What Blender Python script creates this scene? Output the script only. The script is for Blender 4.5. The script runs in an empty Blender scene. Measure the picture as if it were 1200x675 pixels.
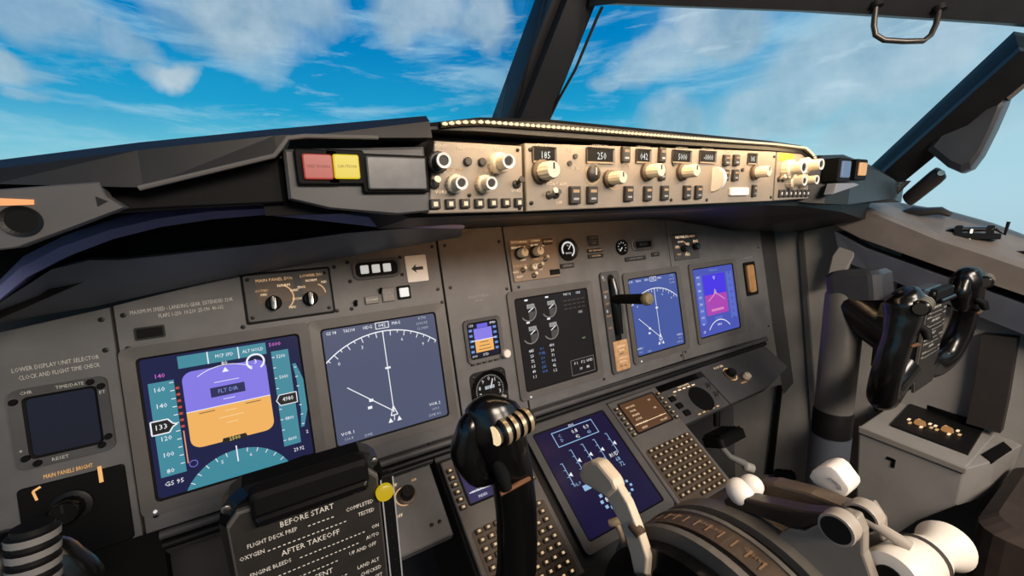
import bpy, bmesh, math, random
from mathutils import Matrix, Vector
from math import sin, cos, pi, radians
random.seed(7)
SC = bpy.context.scene
COL = SC.collection

# ------------------------------------------------------------------ camera
CAM_R = ((0.8612531770880786, -0.5072838410771654, -0.03010098898189159),
         (0.12212426872015383, 0.14911441750659138, 0.9812494858501773),
         (-0.49328351679866456, -0.8487802984716758, 0.1903769339522896))
CAM_C = Vector((-0.44120068810143137, -0.5931187903952628, 0.24064776767480794))
FPX = 472.0909306404539
R3 = Matrix(CAM_R)
cd = bpy.data.cameras.new('camera')
cam = bpy.data.objects.new('camera', cd)
COL.objects.link(cam)
cam.matrix_world = Matrix.Translation(CAM_C) @ R3.transposed().to_4x4()
cd.sensor_fit = 'HORIZONTAL'; cd.sensor_width = 36.0
cd.lens = 36.0 * FPX / 1200.0
cd.clip_start = 0.01; cd.clip_end = 200
SC.camera = cam

def ray(x, y):
    return R3.transposed() @ Vector(((x - 600) / FPX, -(y - 337.5) / FPX, -1))
def on_x(x, y, X):
    d = ray(x, y); return CAM_C + d * ((X - CAM_C.x) / d.x)
def on_y(x, y, Y):
    d = ray(x, y); return CAM_C + d * ((Y - CAM_C.y) / d.y)
def on_z(x, y, Z):
    d = ray(x, y); return CAM_C + d * ((Z - CAM_C.z) / d.z)

# ------------------------------------------------------------------ planes of the cockpit
def plane(origin, tilt):
    U = Vector((1, 0, 0)); V = Vector((0, sin(tilt), cos(tilt))); N = U.cross(V)
    return dict(o=Vector(origin), U=U, V=V, N=N)
MIP = plane((0, 0, 0), radians(12))
FAS = plane((0, -0.10967, -0.2103), 0.9924392)
MCP = plane((0, -0.235, 0), 0.0)
def frame(p, u, v, n=0.0):
    o = p['o'] + p['U'] * u + p['V'] * v + p['N'] * n
    return Matrix(((p['U'].x, p['V'].x, p['N'].x, o.x), (p['U'].y, p['V'].y, p['N'].y, o.y),
                   (p['U'].z, p['V'].z, p['N'].z, o.z), (0, 0, 0, 1)))
def uv(p, x, y):
    d = ray(x, y); t = (p['o'] - CAM_C).dot(p['N']) / d.dot(p['N'])
    q = CAM_C + d * t - p['o']
    return (q.dot(p['U']), q.dot(p['V']))
def mp(x, y): return uv(MIP, x, y)
def fp(x, y): return uv(FAS, x, y)
def cp(x, y): return uv(MCP, x, y)

# ------------------------------------------------------------------ materials
def lin(c):
    return tuple((v / 12.92 if v <= .04045 else ((v + .055) / 1.055) ** 2.4) for v in (c[0] / 255, c[1] / 255, c[2] / 255)) + (1,)
MATS = {}
def mat(name, rgb=(128, 128, 128), rough=.5, metal=0., emit=0., var=.0, scale=40., bump=0., spec=.5, coat=0., alpha=1.):
    if name in MATS: return MATS[name]
    m = bpy.data.materials.new(name); m.use_nodes = True
    nt = m.node_tree; b = nt.nodes['Principled BSDF']
    b.inputs['Base Color'].default_value = lin(rgb)
    b.inputs['Roughness'].default_value = rough
    b.inputs['Metallic'].default_value = metal
    b.inputs['Specular IOR Level'].default_value = spec
    b.inputs['Coat Weight'].default_value = coat
    if emit:
        b.inputs['Emission Color'].default_value = lin(rgb)
        b.inputs['Emission Strength'].default_value = emit
        b.inputs['Base Color'].default_value = (0.01, 0.01, 0.012, 1)
    if var or bump:
        tc = nt.nodes.new('ShaderNodeTexCoord'); no = nt.nodes.new('ShaderNodeTexNoise')
        no.inputs['Scale'].default_value = scale; no.inputs['Detail'].default_value = 5
        nt.links.new(tc.outputs['Object'], no.inputs['Vector'])
        if var and not emit:
            r = nt.nodes.new('ShaderNodeValToRGB')
            c = lin(rgb)
            r.color_ramp.elements[0].position = .3; r.color_ramp.elements[1].position = .7
            r.color_ramp.elements[0].color = tuple(v * (1 - var) for v in c[:3]) + (1,)
            r.color_ramp.elements[1].color = tuple(min(1, v * (1 + var)) for v in c[:3]) + (1,)
            nt.links.new(no.outputs['Fac'], r.inputs['Fac']); nt.links.new(r.outputs['Color'], b.inputs['Base Color'])
        if bump:
            bp = nt.nodes.new('ShaderNodeBump'); bp.inputs['Strength'].default_value = bump; bp.inputs['Distance'].default_value = .001
            nt.links.new(no.outputs['Fac'], bp.inputs['Height']); nt.links.new(bp.outputs['Normal'], b.inputs['Normal'])
    MATS[name] = m
    return m
PANEL = mat('panel_grey', (98, 98, 99), .55, var=.12, scale=30, bump=.08)
PANEL2 = mat('panel_dark_grey', (72, 72, 74), .55, var=.12, scale=30, bump=.08)
CASE = mat('case_black', (17, 17, 18), .5, spec=.3, var=.15, scale=60, bump=.06)
SOFT = mat('shield_black', (21, 21, 22), .42, var=.2, scale=35, bump=.12)
BLACK = mat('deep_black', (6, 6, 7), .7, spec=.2)
GLOSS = mat('gloss_black', (12, 12, 13), .22, var=.1, scale=50)
GREY = mat('liner_grey', (150, 147, 143), .6, var=.1, scale=12, bump=.06)
GREYD = mat('liner_dark_grey', (74, 75, 78), .6, var=.12, scale=14, bump=.06)
SILL = mat('sill_taupe', (112, 104, 98), .5, var=.14, scale=16, bump=.08)
BLUELIT = mat('blue_grey_shroud', (138, 146, 204), .45, var=.1, scale=20, bump=.05)  # bluish light falling on the shroud is put into its base colour
MCPM = mat('control_panel_tan', (136, 126, 114), .5, var=.06, scale=40)
IVORY = mat('ivory_knob', (226, 214, 190), .35, var=.04)
WHITE = mat('white_plastic', (236, 230, 222), .38, var=.03)
METAL = mat('bare_metal', (170, 168, 165), .3, metal=1.)
DMETAL = mat('dark_metal', (84, 80, 76), .38, metal=.8, var=.1)
BEZ = mat('bezel_grey', (88, 86, 85), .45, var=.08)
SCR = mat('screw_dark', (34, 33, 32), .45, metal=.4)
BTN = mat('button_dark', (46, 42, 38), .45)
BROWN = mat('key_brown', (86, 70, 54), .5, var=.1)
INK = mat('ink_white', (205, 205, 200), .6)
INKG = mat('ink_grey', (150, 154, 160), .6)
INKB = mat('ink_black', (14, 14, 14), .6)
def E(name, rgb, s=1.): return mat('lit_' + name, rgb, .6, emit=s, spec=.3)
E_WHITE = E('white', (238, 240, 245)); E_SOFT = E('soft_white', (170, 176, 188)); E_AMBER = E('amber', (240, 180, 110))
E_GOLD = E('gold', (214, 168, 116)); E_WARM = E('warm_white', (255, 222, 180), 1.1)
GLASS = None

# ------------------------------------------------------------------ mesh builder
TXT = {}
def text_geo(s):
    if s in TXT: return TXT[s]
    cu = bpy.data.curves.new('t', 'FONT'); cu.body = s; cu.size = 1; cu.resolution_u = 1
    cu.align_x = 'CENTER'; cu.align_y = 'CENTER'
    ob = bpy.data.objects.new('t', cu); COL.objects.link(ob)
    dg = bpy.context.evaluated_depsgraph_get(); ev = ob.evaluated_get(dg); me = ev.to_mesh()
    V = [(v.co.x, v.co.y) for v in me.vertices]; F = [tuple(p.vertices) for p in me.polygons]
    ev.to_mesh_clear(); bpy.data.objects.remove(ob); bpy.data.curves.remove(cu)
    TXT[s] = (V, F); return TXT[s]

FRM = {}   # root name -> (matrix, (u0, v0))
def tag(o, label=None, cat=None, group=None, kind=None):
    if label: o['label'] = label
    if cat: o['category'] = cat
    if group: o['group'] = group
    if kind: o['kind'] = kind
    return o
def thing(name, label, cat, M, off=(0, 0), group=None, kind=None):
    o = bpy.data.objects.new(name, None); COL.objects.link(o)
    o.empty_display_size = .02
    o.matrix_world = M
    FRM[o.name] = (M.copy(), off)
    return tag(o, label, cat, group, kind)
def pthing(name, label, cat, pl, u, v, group=None):
    return thing(name, label, cat, frame(pl, u, v), (u, v), group)
def wthing(name, label, cat, loc, group=None, kind=None):
    return thing(name, label, cat, Matrix.Translation(Vector(loc)), (0, 0), group, kind)

class MB:
    """collects shapes; parent thing gives the frame. world=True: points are given in world space"""
    def __init__(s, root=None, world=False, M=None):
        s.V = []; s.F = []; s.FM = []; s.S = []; s.mats = []; s.root = root
        s.T = Matrix.Identity(4)
        if root is not None and root.name in FRM:
            RM, off = FRM[root.name]
            s.T = RM.inverted() if world else Matrix.Translation((-off[0], -off[1], 0))
        s.base = s.T.copy()
    def at(s, M): s.T = s.base @ M; return s
    def mi(s, m):
        if m not in s.mats: s.mats.append(m)
        return s.mats.index(m)
    def add(s, V, F, m, smooth=False):
        k = len(s.V); i = s.mi(m)
        for v in V: s.V.append(s.T @ Vector(v))
        for f in F: s.F.append([k + a for a in f]); s.FM.append(i); s.S.append(smooth)
    def prism(s, pts, n0, n1, m, ch=0., top=None):
        n = len(pts); cx = sum(p[0] for p in pts) / n; cy = sum(p[1] for p in pts) / n
        w = max(p[0] for p in pts) - min(p[0] for p in pts); h = max(p[1] for p in pts) - min(p[1] for p in pts)
        sg = 1 if n1 > n0 else -1
        L = [[(p[0], p[1], n0) for p in pts]]
        if ch:
            L.append([(p[0], p[1], n1 - sg * ch) for p in pts])
            fx = max(.05, (w - 2 * ch) / w); fy = max(.05, (h - 2 * ch) / h)
            L.append([(cx + (p[0] - cx) * fx, cy + (p[1] - cy) * fy, n1) for p in pts])
        else:
            L.append([(p[0], p[1], n1) for p in pts])
        V = [v for l in L for v in l]; F = []
        for k in range(len(L) - 1):
            for i in range(n):
                j = (i + 1) % n
                F.append((k * n + i, k * n + j, (k + 1) * n + j, (k + 1) * n + i))
        F.append(tuple(range(n))[::-1])
        s.add(V, F, m)
        s.add(L[-1], [tuple(range(n))], top or m)
    def box(s, c, size, m, ch=0.):
        x, y, z = c; a, b, d = size[0] / 2, size[1] / 2, size[2] / 2
        s.prism([(x - a, y - b), (x + a, y - b), (x + a, y + b), (x - a, y + b)], z - d, z + d, m, ch)
    def rbox(s, u, v, w, h, n0, n1, m, r=.003, ch=.001, top=None):
        s.prism(rr(u, v, w, h, r), n0, n1, m, ch, top)
    def ringp(s, outer, inner, n0, n1, m, lip=0.):
        n = len(outer)
        L = [[(p[0], p[1], n0) for p in outer], [(p[0], p[1], n1) for p in outer],
             [(p[0], p[1], n1 - lip) for p in inner], [(p[0], p[1], n0) for p in inner]]
        V = [v for l in L for v in l]; F = []
        for k in range(4):
            q = (k + 1) % 4
            for i in range(n):
                j = (i + 1) % n; F.append((k * n + i, k * n + j, q * n + j, q * n + i))
        s.add(V, F, m)
    def lathe(s, prof, c, axis, m, seg=20, mats=None, smooth=True):
        ax = Vector(axis).normalized(); a = ax.orthogonal().normalized(); b = ax.cross(a); c = Vector(c)
        rings = []
        for r, h in prof:
            rings.append([c + ax * h + (a * cos(2 * pi * i / seg) + b * sin(2 * pi * i / seg)) * max(r, 1e-5) for i in range(seg)])
        for k in range(len(rings) - 1):
            V = rings[k] + rings[k + 1]
            F = [(i, (i + 1) % seg, seg + (i + 1) % seg, seg + i) for i in range(seg)]
            s.add(V, F, mats[k] if mats else m, smooth)
        s.add(rings[0], [tuple(range(seg))[::-1]], mats[0] if mats else m)
        s.add(rings[-1], [tuple(range(seg))], mats[-1] if mats else m)
    def tube(s, path, r, m, seg=12, flat=1., up=None, smooth=True):
        P = [Vector(p) for p in path]; n = len(P)
        R = r if isinstance(r, (list, tuple)) else [r] * n
        V = []; F = []; pa = None
        for i in range(n):
            t = (P[min(i + 1, n - 1)] - P[max(i - 1, 0)]).normalized()
            if up is not None: a = (Vector(up) - t * t.dot(Vector(up))).normalized()
            elif pa is None: a = t.orthogonal().normalized()
            else: a = (pa - t * t.dot(pa)).normalized()
            pa = a; b = t.cross(a)
            for k in range(seg):
                th = 2 * pi * k / seg
                V.append(P[i] + a * (cos(th) * R[i]) + b * (sin(th) * R[i] * flat))
        for i in range(n - 1):
            for k in range(seg):
                q = (k + 1) % seg
                F.append((i * seg + k, i * seg + q, (i + 1) * seg + q, (i + 1) * seg + k))
        s.add(V, F, m, smooth)
        s.add(V[:seg], [tuple(range(seg))[::-1]], m); s.add(V[-seg:], [tuple(range(seg))], m)
    def blob(s, c, axis, r, h, m, seg=24, k=10):
        s.lathe([(r * sin(pi * i / k), -h * cos(pi * i / k)) for i in range(k + 1)], c, axis, m, seg)
    def quad(s, pts, m): s.add(pts, [tuple(range(len(pts)))], m)
    def flat(s, pts, n, m): s.add([(p[0], p[1], n) for p in pts], [tuple(range(len(pts)))], m)
    def rect(s, u, v, w, h, n, m): s.flat([(u - w / 2, v - h / 2), (u + w / 2, v - h / 2), (u + w / 2, v + h / 2), (u - w / 2, v + h / 2)], n, m)
    def line(s, p, q, w, n, m):
        dx, dy = q[0] - p[0], q[1] - p[1]; l = math.hypot(dx, dy) or 1; a, b = -dy / l * w / 2, dx / l * w / 2
        s.flat([(p[0] + a, p[1] + b), (p[0] - a, p[1] - b), (q[0] - a, q[1] - b), (q[0] + a, q[1] + b)], n, m)
    def poly(s, pts, w, n, m, close=False):
        for i in range(len(pts) - (0 if close else 1)): s.line(pts[i], pts[(i + 1) % len(pts)], w, n, m)
    def arc(s, u, v, r, a0, a1, w, n, m, seg=24):
        V = []; F = []
        for i in range(seg + 1):
            t = radians(a0 + (a1 - a0) * i / seg)
            V += [(u + cos(t) * (r - w / 2), v + sin(t) * (r - w / 2), n), (u + cos(t) * (r + w / 2), v + sin(t) * (r + w / 2), n)]
        F = [(2 * i, 2 * i + 1, 2 * i + 3, 2 * i + 2) for i in range(seg)]
        s.add(V, F, m)
    def text(s, t, u, v, size, n, m, rot=0., sx=1.):
        V, F = text_geo(t); c, q = cos(rot), sin(rot)
        s.add([(u + (x * sx * c - y * q) * size, v + (x * sx * q + y * c) * size, n) for x, y in V], F, m)
    def obj(s, name, label=None, cat=None, group=None, kind=None, parent='root', sub=0, bevel=0.):
        me = bpy.data.meshes.new(name)
        me.from_pydata([tuple(v) for v in s.V], [], s.F)
        for m in s.mats: me.materials.append(m)
        me.polygons.foreach_set('material_index', s.FM)
        me.polygons.foreach_set('use_smooth', s.S)
        me.update()
        if any(s.S):
            bm = bmesh.new(); bm.from_mesh(me); bmesh.ops.remove_doubles(bm, verts=bm.verts, dist=1e-6); bm.to_mesh(me); bm.free()
            me.set_sharp_from_angle(angle=radians(42))
        o = bpy.data.objects.new(name, me); COL.objects.link(o)
        p = s.root if parent == 'root' else parent
        if p is not None: o.parent = p
        if sub:
            md = o.modifiers.new('s', 'SUBSURF'); md.levels = sub; md.render_levels = sub
        if bevel:
            md = o.modifiers.new('b', 'BEVEL'); md.width = bevel; md.segments = 2; md.limit_method = 'ANGLE'
        return tag(o, label, cat, group, kind)
    def own(s, name, loc=None, label=None, cat=None, group=None, kind=None, bevel=0.):
        """one-mesh top-level object, origin at loc"""
        loc = Vector(loc) if loc is not None else sum(s.V, Vector()) / len(s.V)
        s.V = [v - loc for v in s.V]
        o = s.obj(name, label, cat, group, kind, parent=None, bevel=bevel); o.location = loc
        return o

def spline(P, R=None, k=5):
    P = [Vector(p) for p in P]; n = len(P); o = []; q = []
    for i in range(n - 1):
        a, b, c, d = P[max(i - 1, 0)], P[i], P[i + 1], P[min(i + 2, n - 1)]
        for j in range(k):
            t = j / k
            o.append(.5 * ((2 * b) + (c - a) * t + (2 * a - 5 * b + 4 * c - d) * t * t + (3 * b - a - 3 * c + d) * t ** 3))
            if R: q.append(R[i] + (R[i + 1] - R[i]) * (t * t * (3 - 2 * t)))
    o.append(P[-1]); q.append(R[-1] if R else 0)
    return o, q
def rr(u, v, w, h, r, k=4):
    o = []
    for cx, cy, a in ((w / 2 - r, h / 2 - r, 0), (-w / 2 + r, h / 2 - r, 90), (-w / 2 + r, -h / 2 + r, 180), (w / 2 - r, -h / 2 + r, 270)):
        for i in range(k + 1):
            t = radians(a + 90 * i / k); o.append((u + cx + r * cos(t), v + cy + r * sin(t)))
    return o
def circ(u, v, r, n=24): return [(u + r * cos(2 * pi * i / n), v + r * sin(2 * pi * i / n)) for i in range(n)]
def screw(root, u, v, n, r=.0028, m=None):
    b = MB(root); b.lathe([(r, 0), (r, .0012), (r * .7, .0016)], (u, v, n), (0, 0, 1), m or SCR, 10)
    b.rect(u, v, r * 1.3, r * .3, n + .0017, BLACK)
    return b.obj('screw')
def fluted(b, u, v, n, r, h, m, seg=24, dep=.07, axis=(0, 0, 1)):
    V = []; F = []
    ax = Vector(axis)
    a = Vector((1, 0, 0)) if abs(ax.z) > .5 else ax.orthogonal().normalized(); c = ax.cross(a)
    c0 = Vector((u, v, n))
    for hh, sc in ((0, 1), (h * .85, 1), (h, .86)):
        for i in range(seg * 2):
            t = pi * i / seg; q = r * sc * (1 - (dep if i % 2 else 0))
            V.append(c0 + ax * hh + (a * cos(t) + c * sin(t)) * q)
    N = seg * 2
    for k in range(2):
        for i in range(N): F.append((k * N + i, k * N + (i + 1) % N, (k + 1) * N + (i + 1) % N, (k + 1) * N + i))
    F.append(tuple(range(2 * N, 3 * N)))
    b.add(V, F, m)
def knob(root, u, v, n, r, h, m, skirt=None, cap=None, name='knob', label=None, seg=14, ptr=True):
    b = MB(root)
    if skirt: b.lathe([(r * 1.35, 0), (r * 1.35, h * .22), (r * 1.1, h * .3)], (u, v, n), (0, 0, 1), skirt, 20)
    fluted(b, u, v, n + (h * .2 if skirt else 0), r, h, m, seg)
    if cap: b.lathe([(r * .8, 0), (r * .8, .0012), (r * .45, .0012), (r * .45, .0004)], (u, v, n + h * 1.2), (0, 0, 1), cap, 20)
    o = b.obj(name, label)
    if ptr:
        b = MB(root); t_ = n + h * (1.2 if skirt else 1) + (.0012 if cap else 0); b.prism([(u - r * .09, v + r * .1), (u + r * .09, v + r * .1), (u + r * .09, v + r * .78), (u - r * .09, v + r * .78)], t_, t_ + .0006, INKB); b.obj('pointer', parent=o)
    return o
def toggle(root, u, v, n, h, m, name='toggle_switch', ang=20):
    b = MB(root)
    b.lathe([(.0045, 0), (.0045, .002), (.003, .003)], (u, v, n), (0, 0, 1), DMETAL, 12)
    t = Vector((0, sin(radians(ang)), cos(radians(ang)))) * h
    b.tube([(u, v, n + .002), (u, v + t.y * .5, n + t.z * .5), (u, v + t.y, n + t.z)], [.0016, .002, .0032], m, 10)
    return b.obj(name)
# ================================================================== MAIN INSTRUMENT PANEL
ip = pthing('instrument_panel', 'wide grey main instrument panel carrying all the flight screens', 'instrument panel', MIP, 0, 0)
def section(pts, m=PANEL, label=None):
    b = MB(ip); b.prism(pts, -.012, 0, m, .0008); return b.obj('panel_section', label)
section([(-.84, -.118), (-.614, -.118), (-.614, .148), (-.84, .112)], PANEL)
section([(-.611, -.118), (-.212, -.118), (-.214, .203), (-.36, .186), (-.48, .174), (-.611, .149)])
section([(-.209, -.118), (-.083, -.118), (-.089, .225), (-.211, .225)])
section([(-.080, -.118), (.345, -.118), (.345, .235), (-.086, .235)])
section([(.348, -.118), (.700, -.126), (.728, -.105), (.728, .20), (.348, .235)])
b = MB(ip); b.prism([(-.84, -.30), (-.60, -.30), (-.60, -.115), (.72, -.13), (.74, .22), (-.2, .22), (-.60, .145), (-.84, .11)], -.03, -.0125, BLACK); b.obj('backing_plate')
b = MB(ip)   # turned-away filler at the far right
b.add([(.73, .20, 0), (.73, -.115, 0), (.74, -.30, 0), (.86, -.30, -.03), (.86, .20, -.03)], [(0, 1, 2, 3, 4)], mat('filler_dark', (52, 52, 54), .55, var=.1)); b.obj('side_filler', 'dark blank side strip')
# rolled lip and groove along the bottom edge
b = MB(ip)
b.tube([(-.60, -.126, -.004), (.70, -.134, -.004)], .0055, PANEL2, 10)
b.tube([(-.60, -.141, -.010), (.70, -.147, -.010)], .006, CASE, 10)
b.obj('lower_lip')
for u, v in ((-.622, .135), (-.603, .137), (-.622, .10), (-.603, .098), (-.205, -.105), (-.222, .19), (-.20, .19), (-.098, .19), (-.222, .12), (-.2, .12),
             (-.218, .098), (-.396, .093), (-.408, .093), (-.60, -.10), (-.372, .171), (-.376, .108), (-.49, .104), (-.356, .108), (.339, -.105), (.355, -.1), (.71, .12), (.71, -.10), (.1, -.104), (-.095, .105), (-.07, .105)):
    screw(ip, u, v, 0)
# placard engravings
b = MB(ip)
b.text('MAXIMUM SPEED - LANDING GEAR  EXTENDED 320K', -.547, .140, .0068, .0005, INK, .03, .62)
b.text('FLAPS 1-250  10-210  25-190  40-162', -.540, .132, .0068, .0005, INK, .03, .62)
b.text('LOWER DISPLAY UNIT SELECTOR', -.662, .093, .0066, .0005, INK, .02, .68)
b.text('CLOCK AND FLIGHT TIME CHECK', -.660, .084, .0066, .0005, INK, .02, .62)
b.text('STANDBY HORIZON', -.152, .099, .006, .0005, INKG, 0, .7)
b.text('STBY ALT', -.152, .092, .005, .0005, INKG, 0, .7)
b.text('OXYGEN TEST', .655, .096, .008, .0005, INKG, 0, .8)
b.obj('engraved_text')
b = MB(ip); b.rect(-.582, .113, .024, .011, .0006, BLACK); b.ringp(rr(-.582, .113, .028, .015, .002), rr(-.582, .113, .024, .011, .001), 0, .0012, SCR); b.obj('slot_window', 'small dark slot window')

def display(name, label, cat, pl, u, v, w=.17, h=.17, bz=.0135, bg=(40, 46, 78), group=None, bright=1., bezm=None):
    r = pthing(name, label, cat, pl, u, v, group)
    FRM[r.name] = (FRM[r.name][0], (0, 0))
    b = MB(r); b.ringp(rr(0, 0, w + 2 * bz, h + 2 * bz, .008), rr(0, 0, w, h, .005), 0.0003, .0045, bezm or BEZ, .0012); b.ringp(rr(0, 0, w + .002, h + .002, .0055), rr(0, 0, w - .005, h - .005, .004), .0003, .0032, BLACK, .001); b.obj('bezel')
    s = MB(r); key = 'screen_%d_%d_%d' % bg
    m = mat(key, bg, .22, emit=bright, coat=0., spec=.14)
    s.prism(rr(0, 0, w - .0004, h - .0004, .005), .0003, .0012, m)
    return r, s
def fin(s, root=None): s.obj('screen')

def pfd(s, S=1., sky=(128, 118, 226), gnd=(238, 176, 92), tape=(58, 134, 152), navy=None, dim=1.):
    SK = E('sky%d%d' % (sky[0], sky[1]), sky); GD = E('ground%d%d' % (gnd[0], gnd[1]), gnd); TP = E('tape%d%d' % (tape[0], tape[1]), tape)
    WH = E_WHITE; MG = E('magenta', (214, 110, 214)); NV = E('ink_navy', (30, 30, 84)); BK = E('screen_black', (10, 12, 18)); n = .0014
    RED = E('red_bug', (190, 70, 60))
    s.rect(-.0015, .072, .092, .015, n, TP); s.rect(-.018, .072, .0012, .015, n + .0002, WH); s.rect(.014, .072, .0012, .015, n + .0002, WH)
    s.text('MCP SPD', -.001, .072, .006, n + .0003, WH, 0, .8); s.text('ALT HOLD', .030, .072, .006, n + .0003, WH, 0, .8); s.text('CRZ', -.034, .072, .006, n + .0003, TP)
    s.rect(-.0655, -.003, .024, .112, n, TP)
    for i, t in enumerate(('160', '140', '', '120', '100', '80')):
        if t: s.text(t, -.068, .044 - i * .0195, .0075, n + .0004, WH)
    for i in range(11): s.rect(-.056, .050 - i * .0098, .004, .0009, n + .0003, WH)
    for i in range(7): s.rect(-.051, .046 - i * .0078, .0034, .0045, n + .0003, BK); s.rect(-.051, .0422 - i * .0078, .0034, .0028, n + .0003, RED)
    s.rect(-.051, -.03, .0012, .04, n + .0003, E('amber_line', (220, 150, 110)))
    hexa = [(-.080, .008), (-.064, .008), (-.060, .002), (-.056, 0), (-.060, -.002), (-.064, -.008), (-.080, -.008)]
    s.flat(hexa, n + .0005, BK); s.poly(hexa, .0014, n + .0006, WH, True); s.text('133', -.071, 0, .0085, n + .0007, WH)
    s.text('140', -.066, .060, .007, n + .0002, MG); s.text('5000', .055, .075, .007, n + .0002, MG)
    # attitude square
    sq = rr(-.002, .012, .088, .094, .011, 5)
    hz = .010
    up = [p for p in sq if p[1] > hz]; dn = [p for p in sq if p[1] < hz]
    L, Rr = -.046, .042
    up = sorted(up, key=lambda p: math.atan2(p[1] - hz, p[0] + .002)); dn = sorted(dn, key=lambda p: math.atan2(p[1] - hz, p[0] + .002))
    s.flat([(Rr, hz)] + up + [(L, hz)], n, SK); s.flat([(L, hz)] + dn + [(Rr, hz)], n, GD)
    s.line((L, hz), (Rr, hz), .0009, n + .0003, WH)
    for k in range(-3, 5):
        if k: s.rect(-.002, hz + k * .0075, (.026 if k % 2 == 0 else .012), .0007, n + .0003, WH if k > 0 else E('pale_line', (250, 215, 160)))
    s.rect(-.002, .028, .036, .012, n + .0005, NV)
    s.text('FLT DIR', -.002, .028, .0068, n + .0006, E('label_blue', (120, 150, 210)), 0, .9)
    s.line((-.034, .006), (-.018, .006), .0014, n + .0005, E('umber', (150, 110, 66))); s.line((.014, .006), (.031, .006), .0014, n + .0005, E('umber', (150, 110, 66)))
    s.flat([(-.002, .057), (-.0055, .051), (.0015, .051)], n + .0005, WH); s.arc(-.002, .010, .050, 55, 125, .0008, n + .0003, WH)
    s.flat([(-.014, -.031), (.010, -.031), (.012, -.037), (-.016, -.037)], n + .0005, BK); s.text('2500', -.002, -.034, .006, n + .0006, E('yellow_text', (236, 214, 110)))
    s.text('80', -.002, .062, .0065, n + .0003, WH)
    # radio altitude dial top right
    s.arc(.031, .057, .0095, -60, 240, .0022, n + .0005, WH, 20); s.text('3', .031, .057, .008, n + .0005, WH)
    # altitude tape and vertical speed
    s.rect(.0595, .002, .020, .128, n, TP)
    for i, t in enumerate(('5200', '5000', '', '4800', '4600')):
        if t: s.text(t, .060, .058 - i * .028, .0065, n + .0004, WH, 0, .8)
    for i in range(9): s.rect(.0512, .058 - i * .014, .003, .0009, n + .0003, WH)
    a = [(.052, .007), (.072, .007), (.072, -.007), (.052, -.007), (.048, 0)]
    s.flat(a, n + .0005, BK); s.poly(a, .001, n + .0006, WH, True); s.text('4980', .0615, 0, .008, n + .0007, WH, 0, .8)
    s.flat([(.072, .045), (.076, .045), (.083, .020), (.083, -.018), (.076, -.042), (.072, -.042), (.0745, -.02), (.0745, .022)], n, TP)
    for k in (-3, -2, -1, 1, 2, 3): s.rect(.075, .001 + k * .013, .003, .0009, n + .0003, WH)
    s.text('2', .0785, -.050, .006, n + .0004, WH); s.text('29.92', .066, -.070, .007, n + .0004, WH, 0, .8)
    # compass arc
    pts = [(-.002 + .060 * cos(radians(t)), -.109 + .060 * sin(radians(t))) for t in range(24, 157, 6)]
    s.flat(pts, n, TP)
    for t in range(35, 150, 11): s.line((-.002 + .060 * cos(radians(t)), -.109 + .060 * sin(radians(t))), (-.002 + .055 * cos(radians(t)), -.109 + .055 * sin(radians(t))), .0008, n + .0003, WH)
    s.line((-.002, -.044), (-.002, -.064), .0013, n + .0004, WH); s.text('5', -.018, -.060, .006, n + .0004, WH); s.text('6', .012, -.060, .006, n + .0004, WH)
    s.text('GS 95', -.066, -.068, .0075, n + .0004, WH)
    s.arc(-.046, -.052, .004, 0, 360, .0007, n + .0003, SK, 12)

def nd(s, rad=.124):
    n = .0014; WH = E_WHITE; cy = -.056
    s.arc(0, cy, rad, 50, 133, .0016, n, WH, 40)
    for i, t in enumerate(range(50, 134, 5)):
        l = .008 if i % 2 else .004
        s.line((rad * cos(radians(t)), cy + rad * sin(radians(t))), ((rad - l) * cos(radians(t)), cy + (rad - l) * sin(radians(t))), .0011, n, WH)
    for t, c in ((58, '9'), (76, '6'), (107, '3'), (127, '0')): s.text(c, (rad - .014) * cos(radians(t)), cy + (rad - .014) * sin(radians(t)), .0075, n, WH)
    s.line((0, cy), (-.0005, cy + rad), .0013, n, WH)
    s.rect(0, .012, .008, .003, n + .0002, WH)
    s.line((0, cy + .002), (-.060, -.004), .0013, n, WH); s.rect(-.030, -.030, .006, .004, n + .0002, WH); s.rect(-.033, -.040, .006, .004, n + .0002, WH)
    s.poly([(0, cy + .010), (-.005, cy - .004), (.005, cy - .004)], .0015, n + .0002, WH, True)
    s.flat([(-.010, cy - .014), (-.003, cy - .014), (-.0065, cy - .007)], n, WH); s.flat([(.003, cy - .014), (.010, cy - .014), (.0065, cy - .007)], n, WH)
    s.line((0, cy - .004), (-.001, cy - .012), .0012, n, WH)
    s.text('HDG', -.021, .077, .0066, n, WH, 0, .9); s.text('MAG', .021, .077, .0066, n, WH, 0, .9)
    s.ringp([(-.010, .072), (.010, .072), (.010, .082), (-.010, .082)], [(-.009, .073), (.009, .073), (.009, .081), (-.009, .081)], n, n + .0002, WH); s.text('042', 0, .077, .0075, n, WH)
    s.text('GS 98', -.071, .077, .0066, n, WH, 0, .85); s.text('TAS104', -.047, .077, .0066, n, WH, 0, .75)
    s.text('KTN', .062, .078, .0062, n, E_SOFT); s.text('2030.5Z', .061, .070, .0055, n, E_SOFT); s.text('12.1NM', .061, .062, .0055, n, E_SOFT)
    s.text('VOR 1', -.067, -.068, .0066, n, WH); s.text('116.8', -.067, -.076, .0055, n, E_SOFT); s.text('DME', -.04, -.0785, .0055, n, E_SOFT)
    s.text('VOR 2', .064, -.060, .0066, n, WH); s.text('109.3', .064, -.068, .0055, n, E_SOFT); s.text('DME 8.2', .062, -.0765, .0055, n, E_SOFT)

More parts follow.
